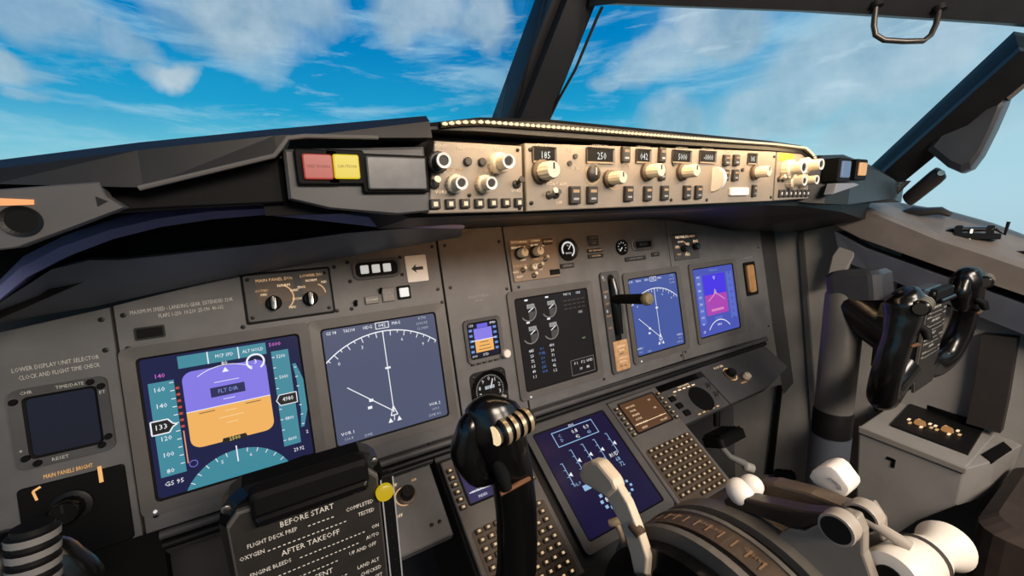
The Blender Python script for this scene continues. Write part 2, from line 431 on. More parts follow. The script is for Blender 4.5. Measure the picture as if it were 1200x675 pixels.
r, s = display('flight_display', 'large bright flight display left of centre with teal tapes and orange ground', 'flight display', MIP, -.513, 0, bg=(26, 30, 68))
pfd(s); fin(s)
b = MB(r); b.lathe([(.0018, 0), (.0018, .0015)], (-.086, -.094, .0045), (0, 0, 1), E('sensor_dot', (220, 220, 225)), 10); b.obj('light_sensor')
r, s = display('navigation_display', 'large grey-blue compass arc display just right of the large orange and teal display', 'navigation display', MIP, -.317, 0, bg=(80, 86, 112))
nd(s); fin(s)
# upper engine display
r, s = display('engine_display', 'dark engine display with round dials in panel centre', 'engine display', MIP, 0, 0, bg=(22, 19, 17))
n = .0014; WH = E_WHITE; GY = E('dial_grey', (120, 118, 112)); BL = E('fuel_blue', (60, 110, 190)); BR = E('dim_brown', (70, 60, 44))
for gx, gy in ((-.057, .057), (-.011, .057), (-.059, .016), (-.013, .016)):
    s.arc(gx, gy, .0165, -150, 60, .0022, n, GY, 20); s.line((gx, gy), (gx + .014, gy + .008), .0016, n, WH); s.flat([(gx, gy), (gx + .015, gy), (gx + .011, gy - .011), (gx, gy - .0155)], n, E('dial_fill', (64, 62, 60)))
    s.rect(gx + .006, gy + .010, .017, .008, n + .0003, E('digit_box', (150, 150, 146))); s.text('21.6', gx + .006, gy + .010, .0065, n + .0005, INKB)
    s.rect(gx - .002, gy + .022, .007, .003, n, WH)
for k in range(6):
    s.text(('485', '23', '72', '0.5', '40', '1.1')[k], -.062, -.014 - k * .0095, .0075, n, WH); s.text(('490', '24', '71', '0.6', '42', '1.2')[k], -.016, -.012 - k * .0095, .0075, n, WH)
    s.text(('4.1', 'FUEL', '2.6', '4.1', 'LBS', '10.8')[k], -.039, -.014 - k * .0085, .007, n, BL)
s.text('TAT 12', .035, .078, .006, n, WH); s.text('CRZ', .062, .078, .006, n, WH)
for k in range(3):
    for j in range(5): s.rect(.028 + j * .011, .066 - k * .008, .008, .0015, n, BR)
s.rect(.062, .040, .010, .005, n, GY); s.rect(.062, -.012, .008, .003, n, E('green_grey', (96, 112, 84)))
for j, t in enumerate(('F 1', 'F 2', 'HYD')): s.text(t, .035 + j * .017, -.058, .0075, n, WH)
for j in range(2): s.text(('19', '88')[j], .045 + j * .018, -.070, .0075, n, WH)
s.ringp([(.022, -.08), (.08, -.08), (.08, -.05), (.022, -.05)], [(.0228, -.0792), (.0792, -.0792), (.0792, -.0508), (.0228, -.0508)], n, n + .0002, GY)
fin(s)
b = MB(r); b.lathe([(.0018, 0), (.0018, .0015)], (-.078, -.094, .0045), (0, 0, 1), E('sensor_dot', (220, 220, 225)), 10); b.obj('light_sensor')
r, s = display('navigation_display', 'blue compass arc display partly behind the landing gear lever', 'navigation display', MIP, .278, .004, .158, bg=(68, 88, 158))
nd(s, .112); fin(s)
b = MB(r); b.lathe([(.0018, 0), (.0018, .0015)], (-.072, -.094, .0045), (0, 0, 1), E('sensor_dot', (220, 220, 225)), 10); b.obj('light_sensor')
r, s = display('flight_display', 'violet and magenta flight display at the far right of the panel', 'flight display', MIP, .497, .004, .165, bg=(72, 84, 178), bz=.0125)
n = .0014; WH = E_WHITE; SK = E('far_sky', (66, 44, 226)); MGD = E('far_ground', (168, 62, 176)); TP = E('far_tape', (84, 104, 196))
s.rect(-.002, .040, .088, .050, n, SK); s.rect(-.002, -.010, .088, .050, n, MGD); s.text('V', -.002, .055, .014, n + .0003, WH); s.text('A', -.004, .020, .02, n + .0003, E('far_gold', (226, 190, 120)))
s.poly([(-.035, 0), (-.002, .018), (.032, -.002)], .003, n + .0003, E('far_pink', (210, 130, 190))); s.rect(-.002, -.024, .05, .006, n + .0003, E('far_pink', (210, 130, 190)))
s.rect(-.062, .006, .022, .12, n, TP); s.rect(.062, .006, .026, .12, n, TP)
for k in range(8): s.text(('160', '150', '140', '133', '120', '110', '100', '90')[k], -.064, .062 - k * .0165, .008, n + .0003, WH); s.text(('54', '52', '50', '48', '46', '44', '42', '40')[k], .062, .062 - k * .0165, .008, n + .0003, E('ink_navy', (30, 30, 84)))
s.arc(-.002, -.105, .055, 40, 140, .002, n, WH, 16); s.rect(-.002, -.045, .03, .007, n, TP); s.text('MAG', -.002, -.062, .008, n, WH); s.text('VOR LOC', 0, .075, .008, n, E('label_blue', (120, 150, 210)))
s.text('GS', -.064, -.072, .008, n, WH)
fin(s)

# dark small display unit at far left + clock housing
r, s = display('clock_display', 'small switched-off square display with corner buttons at the far left of the panel', 'clock display', MIP, -.662, .030, .058, .066, .009, bg=(30, 34, 50), bright=.6, bezm=PANEL2)
fin(s)
b = MB(r); b.text('CHR', -.024, .0375, .005, .005, INK, 0, .9); b.text('TIME/DATE', .009, .0375, .005, .005, INK, 0, .9); b.text('ET', .0335, .024, .005, .005, INK); b.text('RESET', -.006, -.0375, .005, .005, INK); b.text('+', -.0335, -.022, .006, .005, INK); b.obj('engraved_text')
for u, v in ((-.0335, .030), (.0255, .0375), (.0335, .031), (-.0305, -.030), (-.0225, -.0375), (.0335, -.026), (.0275, -.034)):
    b = MB(r); b.lathe([(.0032, 0), (.0032, .003), (.0024, .0038)], (u, v, .0045), (0, 0, 1), BLACK, 12); b.obj('button')
t = pthing('lighting_knob_panel', 'small panel with amber backlit bracket lettering below the switched-off square display', 'control panel', MIP, -.662, -.06)
b = MB(t); b.rbox(-.662, -.074, .084, .086, .0005, .003, BLACK, .004); b.obj('plate')
b = MB(t); b.text('MAIN PANELS BRIGHT', -.664, -.024, .0062, .0034, E_AMBER, 0, .62); b.poly([(-.690, -.046), (-.692, -.036), (-.686, -.033)], .0022, .0034, E_AMBER); b.poly([(-.640, -.027), (-.640, -.045)], .0035, .0034, E_AMBER); b.obj('backlit_legend', 'amber glowing legend')
knob(t, -.665, -.062, .003, .013, .018, GLOSS, CASE)

# main panel display-unit selector box
t = pthing('selector_panel', 'dark framed selector panel with two black knobs above the two large left displays', 'control panel', MIP, -.432, .139)
b = MB(t); b.rbox(-.432, .139, .103, .062, .0005, .0035, PANEL2, .003); b.rbox(-.432, .139, .108, .067, .0003, .0012, BLACK, .003, 0); b.obj('plate')
b = MB(t); b.rect(-.448, .144, .044, .028, .0038, BROWN); b.rect(-.403, .145, .026, .026, .0038, BROWN)
b.text('MAIN PANEL DUs', -.448, .161, .0058, .0042, E_GOLD, 0, .95); b.text('NORM', -.438, .152, .0052, .0042, E_WARM); b.text('OUTBD', -.464, .1475, .0045, .0042, E_GOLD); b.text('PFD', -.462, .142, .0045, .0042, E_WARM)
b.arc(-.446, .136, .018, -50, 75, .0016, .0042, E_GOLD, 14); b.text('INBD', -.426, .144, .0045, .0042, E_WARM); b.text('EICAS', -.424, .132, .0045, .0042, E_WARM); b.text('MFD', -.431, .121, .0045, .0042, E_WARM)
b.text('LOWER DU', -.403, .162, .0055, .0042, E_GOLD); b.text('NORM', -.404, .155, .0048, .0042, E_WARM); b.text('ENG', -.417, .147, .0048, .0042, E_WARM); b.text('ND', -.388, .151, .0048, .0042, E_WARM); b.arc(-.402, .136, .014, 0, 65, .0014, .0042, E_GOLD, 10)
b.obj('backlit_legend', 'gold backlit lettering')
for u in (-.452, -.408):
    b = MB(t); b.lathe([(.0095, 0), (.0095, .007), (.008, .009)], (u, .130, .0035), (0, 0, 1), BLACK, 18)
    b.rbox(u, .130, .007, .019, .010, .020, GLOSS, .003, .001, METAL); b.rect(u, .135, .0014, .007, .0206, INK); b.obj('knob')
for u, v in ((-.478, .164), (-.386, .164), (-.478, .114), (-.386, .114)): screw(t, u, v, .0035, .0025)

# three white lights in rounded frame
t = pthing('annunciator', 'rounded frame holding three square white lights in a row', 'annunciator light', MIP, -.313, .163)
b = MB(t); b.ringp(rr(-.313, .163, .070, .030, .010), rr(-.313, .163, .062, .022, .007), .0003, .004, PANEL2, .001); b.prism(rr(-.313, .163, .0615, .0215, .007), .0003, .0012, BLACK); b.obj('frame')
for k in range(3):
    b = MB(t); b.rbox(-.331 + k * .0165, .163, .0115, .0125, .0012, .0045, mat('lens_white', (205, 203, 198), .4, emit=.8), .0015); b.obj('lens', 'square white lens')
for u, v in ((-.353, .176), (-.353, .148), (-.276, .177), (-.276, .150)): screw(t, u, v, 0, .0028)
# white placard with black arrow
b = MB(M=None); b.T = frame(MIP, -.252, .157); b.prism(rr(0, 0, .034, .042, .002), .0004, .0022, mat('placard_white', (244, 240, 234), .5), .0004)
b.flat([(-.009, 0), (-.001, .007), (-.002, .0025), (.010, .0025), (.010, -.0025), (-.002, -.0025), (-.001, -.007)], .0024, INKB)
b.own('arrow_placard', frame(MIP, -.252, .157).translation, 'white placard bearing a black left-pointing arrow', 'placard')
# little annunciators beneath
t = pthing('test_switch', 'square white push switch in a black surround beneath the arrow placard', 'push switch', MIP, -.2775, .122)
b = MB(t); b.rbox(-.2775, .122, .021, .021, .0004, .003, BLACK, .002); b.obj('housing')
b = MB(t); b.rbox(-.2775, .122, .014, .014, .003, .006, mat('lens_bright', (236, 234, 228), .4, emit=.95), .0015); b.obj('lens', 'white lens')
t = pthing('annunciator', 'grey square lamp left of the white push switch', 'annunciator light', MIP, -.3015, .1215)
b = MB(t); b.rbox(-.3015, .1215, .019, .021, .0004, .004, mat('lens_dull', (112, 109, 106), .5, var=.2, scale=300), .0015); b.text('GND\nPROX', -.3015, .1215, .0048, .0043, INKG); b.obj('lens')
t = pthing('annunciator', 'low grey lamp beside the small engraved switch under the three white lights', 'annunciator light', MIP, -.3265, .117)
b = MB(t); b.rbox(-.3265, .117, .020, .012, .0004, .004, mat('lens_dull', (112, 109, 106), .5), .001); b.text('G/S INHIBIT', -.3265, .117, .0034, .0043, INK); b.obj('lens')
for i, (u, v, l) in enumerate(((-.350, .113, 'black toggle switch nearest the selector panel'), (-.3125, .1265, 'tiny black toggle between the small grey lamps'))):
    t = pthing('toggle_switch', l, 'toggle switch', MIP, u, v); b = MB(t); b.lathe([(.003, 0), (.003, .002)], (u, v, 0), (0, 0, 1), BLACK, 12); b.obj('bushing')
    b = MB(t); b.tube([(u, v, .001), (u, v + .005, .008)], [.0016, .0026], BLACK, 10); b.obj('lever')

# standby display, altimeter
r, s = display('standby_display', 'tiny standby horizon screen in violet and orange', 'standby display', MIP, -.153, .025, .058, .062, .006, bg=(18, 20, 40), bezm=PANEL2)
s.rect(0, .010, .034, .020, .0014, E('sky128118', (128, 118, 226))); s.rect(0, -.010, .034, .021, .0014, E('ground238176', (238, 176, 92)))
s.rect(0, .024, .020, .007, .0015, E('stby_sky', (96, 90, 220))); s.rect(0, 0, .046, .0012, .0017, E_WHITE)
for k in range(-2, 3): s.rect(-.023, k * .009, .006, .004, .0016, E('stby_blue', (96, 140, 210))); s.rect(.023, k * .009, .006, .004, .0016, E('stby_blue', (96, 140, 210)))
s.text('133', -.021, .026, .006, .0018, E_WHITE); s.text('4980', .020, .026, .006, .0018, E_WHITE); s.text('STD', .0, -.026, .006, .0018, E_WHITE); s.text('1013', -.021, -.026, .005, .0018, E_WHITE)
for k in range(3): s.rect(0, -.004 - k * .006, .016 + .004 * k, .001, .0017, INKB)
fin(s)
knob(r, -.119 + .153, -.006 - .025, .0045, .0075, .012, WHITE, None, name='knob', ptr=False)
for k in range(5): 
    b = MB(r); b.rbox(-.026 + k * .011, -.0385, .007, .004, 0.0003, .004, BTN, .001); b.obj('button')
t = pthing('altimeter', 'round black standby altimeter with white figures under the tiny standby screen', 'gauge', MIP, -.155, -.062)
b = MB(t); b.ringp(circ(-.155, -.062, .0335), circ(-.155, -.062, .0265), .0003, .006, GLOSS, .003); b.prism(rr(-.155, -.062, .068, .068, .010), .0002, .002, CASE); b.obj('bezel')
b = MB(t); b.prism(circ(-.155, -.062, .0268), .002, .0026, BLACK); IW = mat('dial_ink', (235, 235, 230), .5, emit=.8)
for k in range(10):
    a = radians(90 - 36 * k); b.text(str(k), -.155 + .0195 * cos(a), -.062 + .0195 * sin(a), .0092, .003, IW)
for k in range(50):
    a = radians(7.2 * k); b.line((-.155 + .0262 * cos(a), -.062 + .0262 * sin(a)), (-.155 + .0242 * cos(a), -.062 + .0242 * sin(a)), .0006, .003, IW)
b.rect(-.155, -.057, .018, .0055, .0031, E_SOFT); b.text('0498', -.155, -.057, .0055, .0033, INKB); b.obj('dial')
b = MB(t); b.line((-.155, -.062), (-.148, -.044), .0022, .0037, IW); b.lathe([(.003, 0), (.003, .001)], (-.155, -.062, .003), (0, 0, 1), CASE, 12); b.obj('needle')
knob(t, -.181, -.088, .002, .0055, .010, CASE, ptr=False)
screw(t, -.129, -.036, .002); screw(t, -.181, -.036, .002); screw(t, -.129, -.088, .002)

# center gold switch cluster: autobrake, brake pressure, flap etc.
t = pthing('autobrake_panel', 'warm-lit knob and switch panel above the central engine display', 'control panel', MIP, -.022, .152)
b = MB(t); b.rbox(-.027, .153, .104, .078, .0004, .003, mat('warm_panel', (128, 112, 96), .5, var=.08), .003); b.obj('plate')
b = MB(t)
for (x, y, w, h, c) in ((-.064, .184, .016, .004, E_WARM), (-.058, .178, .010, .004, E_GOLD), (-.022, .186, .020, .0035, E_WARM), (-.026, .180, .014, .003, E_GOLD), (-.066, .150, .018, .004, E_GOLD), (-.072, .127, .010, .004, E_WARM), (-.05, .123, .008, .004, E_GOLD), (-.012, .155, .018, .004, E_GOLD), (.006, .142, .018, .004, E_WARM)):
    pass
b.text('AUTO BRAKE', -.058, .186, .0056, .0034, E_GOLD); b.text('DISARM', -.022, .186, .0056, .0034, E_GOLD); b.text('RTO', -.070, .176, .0056, .0034, E_WARM); b.text('OFF', -.060, .176, .005, .0034, E_WARM); b.text('N1 SET', -.026, .178, .005, .0034, E_WARM)
b.text('1', -.048, .176, .006, .0034, E_WARM); b.text('2', -.045, .169, .006, .0034, E_WARM); b.text('3', -.047, .161, .006, .0034, E_WARM); b.text('MAX', -.054, .153, .0052, .0034, E_WARM); b.text('SPEED REF', -.02, .152, .0052, .0034, E_GOLD)
b.text('FUEL FLOW', -.062, .143, .0052, .0034, E_GOLD); b.text('RATE', -.074, .132, .005, .0034, E_WARM); b.text('RESET', -.066, .123, .005, .0034, E_WARM); b.text('ENG', -.024, .142, .005, .0034, E_WARM); b.text('SYS', -.018, .132, .005, .0034, E_WARM); b.text('SET', -.010, .166, .005, .0034, E_WARM); b.text('V1', -.006, .176, .005, .0034, E_WARM)
b.obj('backlit_legend', 'gold backlit lettering')
knob(t, -.060, .165, .003, .0085, .016, IVORY, CASE); knob(t, -.030, .165, .0085, .0085, .016, IVORY, CASE); knob(t, -.038, .138, .003, .006, .012, IVORY)
for u, v in ((-.058, .134), (-.020, .138), (-.006, .150), (-.036, .122)): toggle(t, u, v, .003, .012, IVORY)
b = MB(t); b.rbox(.004, .183, .022, .012, .003, .006, BTN, .001); b.obj('push_switch'); b = MB(t); b.text('AUTO BRAKE', .004, .183, .0035, .0063, E_GOLD); b.obj('switch_legend')
b = MB(t); b.rbox(.012, .124, .022, .010, .003, .006, BLACK, .001); b.obj('push_switch')
t = pthing('brake_pressure_gauge', 'round black brake pressure gauge with white arc right of the warm-lit knob panel', 'gauge', MIP, .052, .164)
b = MB(t); b.ringp(circ(.052, .164, .022), circ(.052, .164, .0175), .0003, .006, CASE, .002); b.obj('bezel')
b = MB(t); b.prism(circ(.052, .164, .0176), .0004, .002, BLACK); b.arc(.052, .164, .0145, -60, 210, .0035, .0024, IW, 24); b.text('BRAKE', .052, .157, .005, .0024, IW); b.text('PSI', .052, .172, .004, .0024, IW); b.obj('dial')
b = MB(t); b.line((.052, .164), (.060, .174), .002, .003, IW); b.obj('needle')
def annun(u, v, w, h, label, txt, col=E_GOLD, m=BTN, sz=.005):
    t = pthing('annunciator', label, 'annunciator light', MIP, u, v)
    b = MB(t); b.rbox(u, v, w, h, .0003, .004, m, .001); b.obj('lens')
    if txt: b = MB(t); b.text(txt, u, v, sz, .0043, col); b.obj('legend')
annun(.045, .133, .032, .009, 'dark lamp directly below the round brake gauge', 'ANTISKID', INKG)
annun(.119, .183, .026, .009, 'topmost dark lamp of the stack above the gear lever', 'FLAP LE', INKG)
annun(.119, .172, .026, .009, 'middle dark lamp of the stack above the gear lever', 'EXT', INKG)
annun(.120, .157, .040, .008, 'wide brown lamp under the two small ones above the gear lever', 'LEFT GEAR  RIGHT', E_GOLD, BTN, .0042)
annun(.120, .146, .040, .008, 'lowest wide brown lamp directly above the gear lever slot', 'NOSE GEAR', E_GOLD, BTN, .0042)
t = pthing('flap_gauge', 'small round dark flap gauge above the right compass display', 'gauge', MIP, .196, .158)
b = MB(t); b.ringp(circ(.196, .158, .0165), circ(.196, .158, .0135), .0003, .005, CASE, .002); b.obj('bezel')
b = MB(t); b.prism(circ(.196, .158, .0136), .0004, .002, BLACK)
for k in range(8): a = radians(200 - 35 * k); b.line((.196 + .012 * cos(a), .158 + .012 * sin(a)), (.196 + .009 * cos(a), .158 + .009 * sin(a)), .0012, .0024, IW)
b.obj('dial'); b = MB(t); b.line((.196, .158), (.188, .150), .002, .003, IW); b.obj('needle')
t = pthing('digital_counter', 'dark rectangular counter window beside the small flap gauge', 'gauge', MIP, .262, .160)
b = MB(t); b.ringp(rr(.262, .160, .062, .026, .008), rr(.262, .160, .050, .014, .003), .0003, .004, PANEL2, .001); b.prism(rr(.262, .160, .050, .014, .003), .0003, .0015, BLACK); b.obj('frame')
b = MB(t); b.text('88.8.8', .262, .160, .010, .0018, mat('counter_ink', (90, 88, 86), .5)); b.arc(.238, .160, .012, 110, 250, .0015, .0042, INKG, 12); b.obj('digits')
annun(.232, .131, .062, .009, 'long dark lamp bar under the flap gauge and counter', 'LE FLAPS TRANSIT', INKG)
annun(.296, .135, .024, .009, 'short dark lamp right of the long lamp bar', 'EXT', INKG)
t = pthing('selector_panel', 'gold-lettered small selector panel above the right compass display edge', 'control panel', MIP, .405, .145)
b = MB(t); b.rbox(.405, .145, .09, .062, .0004, .003, PANEL2, .003); b.obj('plate')
b = MB(t); b.text('MAIN PANEL DUs', .392, .168, .0085, .0034, E_WARM, 0, .7); b.text('LOWER DU', .428, .168, .0065, .0034, E_GOLD, 0, .7); b.text('NORM', .385, .157, .0065, .0034, E_WARM); b.text('PFD', .372, .145, .009, .0034, E_WARM); b.text('ND', .410, .150, .009, .0034, E_WARM); b.text('ENG', .440, .155, .009, .0034, E_WARM); b.text('MFD', .405, .125, .009, .0034, E_WARM); b.text('INBD', .375, .128, .0065, .0034, E_GOLD); b.arc(.392, .142, .015, -60, 70, .0018, .0034, E_GOLD, 10); b.obj('backlit_legend', 'gold backlit lettering')
knob(t, .390, .140, .003, .008, .014, GLOSS); knob(t, .432, .142, .003, .008, .014, GLOSS)
# right: amber strip fitting
t = pthing('oxygen_regulator_flap', 'upright amber-tan flap fitting in a black surround right of the violet display', 'fitting', MIP, .652, .04)
b = MB(t); b.ringp(rr(.652, .040, .052, .090, .005), rr(.652, .040, .040, .082, .004), .0003, .004, CASE, .001); b.prism(rr(.652, .04, .04, .082, .004), .0003, .001, BLACK); b.obj('surround')
b = MB(t); b.rbox(.652, .040, .030, .074, .001, .007, mat('amber_tan', (168, 128, 84), .45, var=.15, scale=60), .006); b.obj('flap')

# ------------------------------------------------------------------ landing gear lever
t = pthing('landing_gear_lever', 'black landing gear lever sticking out of its slotted gate, tan knob tip', 'gear lever', MIP, .148, .01)
b = MB(t); b.ringp(rr(.148, .005, .052, .212, .008), rr(.150, .032, .018, .144, .008), .0003, .005, PANEL2, .001); b.prism(rr(.150, .032, .018, .144, .008), .0003, .001, BLACK); b.obj('gate')
b = MB(t)
for k, (tx, yy) in enumerate((('UP', .094), ('240K', .07), ('OFF', .045), ('320K', .02), ('DN', -.005))): b.text(tx, .131, yy, .006, .0054, E_GOLD)
for yy in (.100, .06, .03): b.rect(.1285, yy, .004, .006, .0052, E_SOFT)
b.obj('backlit_legend')
b = MB(t); b.rbox(.151, -.065, .040, .062, .0050, .0075, mat('gear_tan', (190, 152, 112), .5, var=.2, scale=120), .003)
b.text('LANDING', .151, -.046, .0058, .0078, E_WARM); b.text('GEAR', .151, -.054, .0058, .0078, E_WARM); b.text('LIMIT', .149, -.062, .0052, .0078, INKB); b.text('OPERATING', .151, -.070, .005, .0078, E_WARM, 0, .8); b.text('EXT 270K', .151, -.078, .005, .0078, E_WARM, 0, .9); b.text('RET 235K', .151, -.087, .005, .0078, INKB, 0, .9); b.obj('limit_placard', 'tan lit placard')
b = MB(t); b.tube([(.150, .052, -.005), (.150, .052, .03), (.150, .050, .088)], [.0095, .0098, .0105], BLACK, 14); b.tube([(.150, .095, .008), (.150, .07, .010), (.150, .03, .010), (.150, -.02, .010)], [.006, .0095, .0095, .007], GLOSS, 12, .6); b.obj('lever_arm')
b = MB(t); b.lathe([(.004, 0), (.011, .001), (.0128, .005), (.0128, .010), (.010, .014), (.004, .015)], (.150, .050, .086), (0, 0, 1), mat('knob_tan', (118, 110, 84), .4, var=.15), 20); b.obj('knob', 'dull tan round knob')

# ------------------------------------------------------------------ forward aisle stand + side lower panels
st = pthing('aisle_stand', 'sloping dark centre stand below the main panel holding screen and keypads', 'centre stand', FAS, 0, 0)
b = MB(st); b.prism([(-.262, -.19), (.250, -.19), (.250, .150), (-.262, .150)], -.20, -.004, CASE, .002); b.obj('stand_body')
b = MB(st); b.prism([(-.262, .104), (.60, .098), (.60, .150), (-.262, .150)], -.004, 0, PANEL2, .001); b.prism([(-.262, .124), (.6, .118), (.6, .1265), (-.262, .1325)], -.004, .004, PANEL, .001); b.obj('ledge')
for u, v in ((-.25, .115), (-.10, .115), (.10, .112), (.118, .094), (-.03, .113)): screw(st, u, v, .0)
t = pthing('lower_panel', 'grey angled lower panel with one knob left of the centre stand', 'control panel', FAS, -.318, .05)
b = MB(t); b.prism([(-.362, -.004), (-.272, -.004), (-.272, .104), (-.35, .104)], -.018, .001, PANEL, .002); b.prism([(-.66, .112), (-.264, .108), (-.264, .150), (-.66, .150)], -.012, .0, PANEL2, .001); b.obj('plate')
b = MB(t); b.arc(-.322, .070, .013, 60, 300, .0016, .002, E_GOLD, 16); b.text('TEMP', -.334, .090, .006, .002, E_WARM); b.text('AIR', -.302, .088, .0055, .002, E_GOLD); b.text('OFF', -.336, .046, .006, .002, E_WARM); b.obj('backlit_legend')
knob(t, -.318, .070, .001, .010, .014, CASE, BROWN); screw(t, -.285, .018, .001); screw(t, -.297, .018, .001); screw(t, -.35, .03, .001)
t = pthing('lower_panel', 'dark lower panel with a gold-ringed knob on the far right under the displays', 'control panel', FAS, .49, .05)
b = MB(t); b.prism([(.410, .004), (.56, .004), (.70, .03), (.70, .118), (.410, .118)], -.018, .001, PANEL2, .002); b.obj('plate')
b = MB(t); b.arc(.485, .066, .017, 30, 330, .003, .002, E_GOLD, 16); b.text('FOOT AIR', .470, .092, .008, .002, E_WARM); b.text('WINDSHIELD AIR', .51, .036, .007, .002, E_GOLD, 0, .7); b.obj('backlit_legend')
knob(t, .480, .066, .001, .011, .014, CASE, BROWN); knob(t, .520, .045, .001, .009, .012, IVORY, BROWN)
t = pthing('multifunction_panel', 'small panel with a dark round window right of the far keypad unit', 'control panel', FAS, .32, .045)
b = MB(t); b.rbox(.324, .043, .156, .080, -.012, .003, PANEL2, .004); b.obj('plate')
b = MB(t); b.prism(circ(.338, .038, .030, 28), .003, .0055, BLACK); b.obj('dial', 'dark round window')
b = MB(t)
for k in range(5): b.rect(.285 + k * .016, .073, .010, .003, .0034, E_WARM); b.rect(.30 + k * .016, .010, .009, .003, .0034, E_GOLD)
b.text('YAW DAMPER', .32, .079, .006, .0034, E_WARM); b.text('GROUND', .270, .066, .0055, .0034, E_GOLD); b.obj('backlit_legend')
for k in range(3): b = MB(t); b.rbox(.262 + k * .004, .060 - k * .019, .016, .012, .003, .008, BLACK, .002); b.obj('push_switch')
for k in range(2): toggle(t, .385, .055 - k * .025, .003, .014, METAL)

# lower display
r, s = display('systems_display', 'violet lower systems display in the centre stand behind the speed brake lever', 'systems display', FAS, 0, -.002, .17, .186, .014, bg=(17, 11, 52), bezm=PANEL2)
n = .0014; WH = E_WHITE; LB = E('light_blue', (140, 180, 220))
s.ringp([(-.048, .055), (.048, .055), (.048, .084), (-.048, .084)], [(-.0465, .0565), (.0465, .0565), (.0465, .0825), (-.0465, .0825)], n, n + .0002, LB)
s.text('ENG', .0, .086, .006, n + .0003, WH); s.text('C\nD', -.034, .0695, .0085, n, LB); s.text('0.8', 0, .073, .011, n, WH); s.text('42', 0, .062, .009, n, WH); s.text('0.9', .028, .073, .011, n, WH); s.text('43', .028, .062, .009, n, LB)
for gx, gy in ((-.058, .028), (-.028, .044), (0, .046), (.028, .046), (.06, .048)):
    s.line((gx, gy), (gx, gy - .040), .0014, n, LB); s.flat([(gx, gy - .022), (gx + .007, gy - .018), (gx + .007, gy - .026)], n, WH)
    for k in range(4): s.rect(gx - .002, gy - k * .012, .005, .001, n, LB)
s.text('OIL P', -.052, -.012, .007, n, LB); s.text('AIL', -.014, .010, .008, n, WH); s.rect(-.038, -.022, .015, .009, n, LB); s.text('RUD', .048, .008, .01, n, WH); s.text('68', .05, -.002, .011, n, LB); s.text('72', .052, -.012, .011, n, LB)
for k in range(8):
    a = radians(45 * k); s.rect(-.014 + .013 * cos(a), -.052 + .013 * sin(a), .006, .005, n, LB)
    s.rect(.030 + .013 * cos(a), -.048 + .011 * sin(a), .005, .004, n, LB)
s.text('88', -.014, -.052, .011, n, WH); s.text('TRIM', -.014, -.034, .006, n, WH)
fin(s)
screw(st, -.078, .1085, .001, .0022, METAL); screw(st, .089, .1015, .001, .0022, METAL)

# control display units (keypads)
def cdu(u0, label, screen_rgb, bright):
    r = pthing('keypad_unit', label, 'keypad unit', FAS, u0, -.013); FRM[r.name] = (FRM[r.name][0], (0, 0))
    W, H = .142, .222
    b = MB(r); b.rbox(0, 0, W, H, -.01, .006, BEZ, .003, .0015); b.obj('housing')
    b = MB(r); b.rbox(0, -.055, W - .016, .108, .006, .0068, mat('keypad_brown', (70, 58, 46), .5, var=.1), .002, 0); b.obj('key_plate')
    s = MB(r); s.ringp(rr(0, .067, .104, .070, .004), rr(0, .067, .098, .064, .003), .006, .0085, CASE, .001); s.prism(rr(0, .067, .098, .064, .003), .006, .0066, mat('cdu_screen_%d' % screen_rgb[0], screen_rgb, .35, emit=bright))
    n = .007
    c = E_WARM if screen_rgb[2] < 60 else E_WHITE
    for k in range(6):
        s.text(('NAV DATA', 'MODEL', 'ENGINES', 'ACTIVE', 'OP PROGRAM', 'INDEX')[k], -.026, .088 - k * .0095, .0056, n, c, 0, .9)
        if k % 2 == 0 or k > 3: s.text(('737', '', '26K', '', 'U10', 'POS INIT')[k] or '-', .030, .088 - k * .0095, .0056, n, c, 0, .9)
    s.rect(0, .050, .09, .0012, n, c); s.rect(-.01, .0335, .07, .003, n, c)
    s.obj('screen')
    # one key mesh shared by all copies
    kb = MB(r); kb.rbox(0, 0, .0105, .0082, 0, .0045, mat('key_cap', (66, 55, 44), .45), .001, .0008)
    kb.rect(0, 0, .0042, .0042, .0047, E('key_gold', (222, 192, 150), .9)); key = kb.obj('key')
    first = True
    spots = [(sx * .0615, .092 - k * .0115) for k in range(6) for sx in (-1, 1)]
    for j in range(9):
        for i in range(8):
            if j == 8 and i < 3: continue
            spots.append((-.0525 + i * .0148, -.004 - j * .0122))
    for x, y in spots:
        k = key if first else key.copy()
        if not first: COL.objects.link(k); k.parent = r
        first = False; k.location = (x, y, .006)
        if abs(x) > .058: k.scale = (1, .8, 1.1)
    return r
cdu(-.186, 'keypad unit left of the violet display, mostly hidden behind the near yoke horn', (34, 36, 88), .9)
cdu(.172, 'keypad unit right of the violet display with brown reflecting screen', (96, 62, 34), .85)  # brown is a reflection put into the screen's glow colour
# ================================================================== GLARESHIELD PANELS
def mbtn(t, u, v, w, h, txt, lit=False, nm='push_button'):
    b = MB(t); b.rbox(u, v, w, h, .0004, .005, BTN, .0012); b.rect(u, v + h * .22, w * .6, h * .17, .0052, E_GOLD if lit else INKG); b.rect(u, v - h * .22, w * .5, h * .12, .0052, INKG)
    if txt: b.text(txt, u, v - h * .18, h * .26, .0052, INK, 0, .8)
    b.obj(nm)
def window(t, u, v, w, h, txt):
    b = MB(t); b.ringp(rr(u, v, w + .004, h + .004, .001), rr(u, v, w, h, .0008), .0004, .0022, DMETAL, .001); b.prism(rr(u, v, w, h, .0008), .0004, .0009, BLACK)
    b.text(txt, u + w * .05, v - h * .05, h * .85, .0012, mat('lcd', (226, 230, 226), .4, emit=1.), 0, .85); b.obj('digit_window')
t = pthing('mode_control_panel', 'long tan autopilot control panel with ivory knobs and digit windows under the lit strip', 'control panel', MCP, .025, .272)
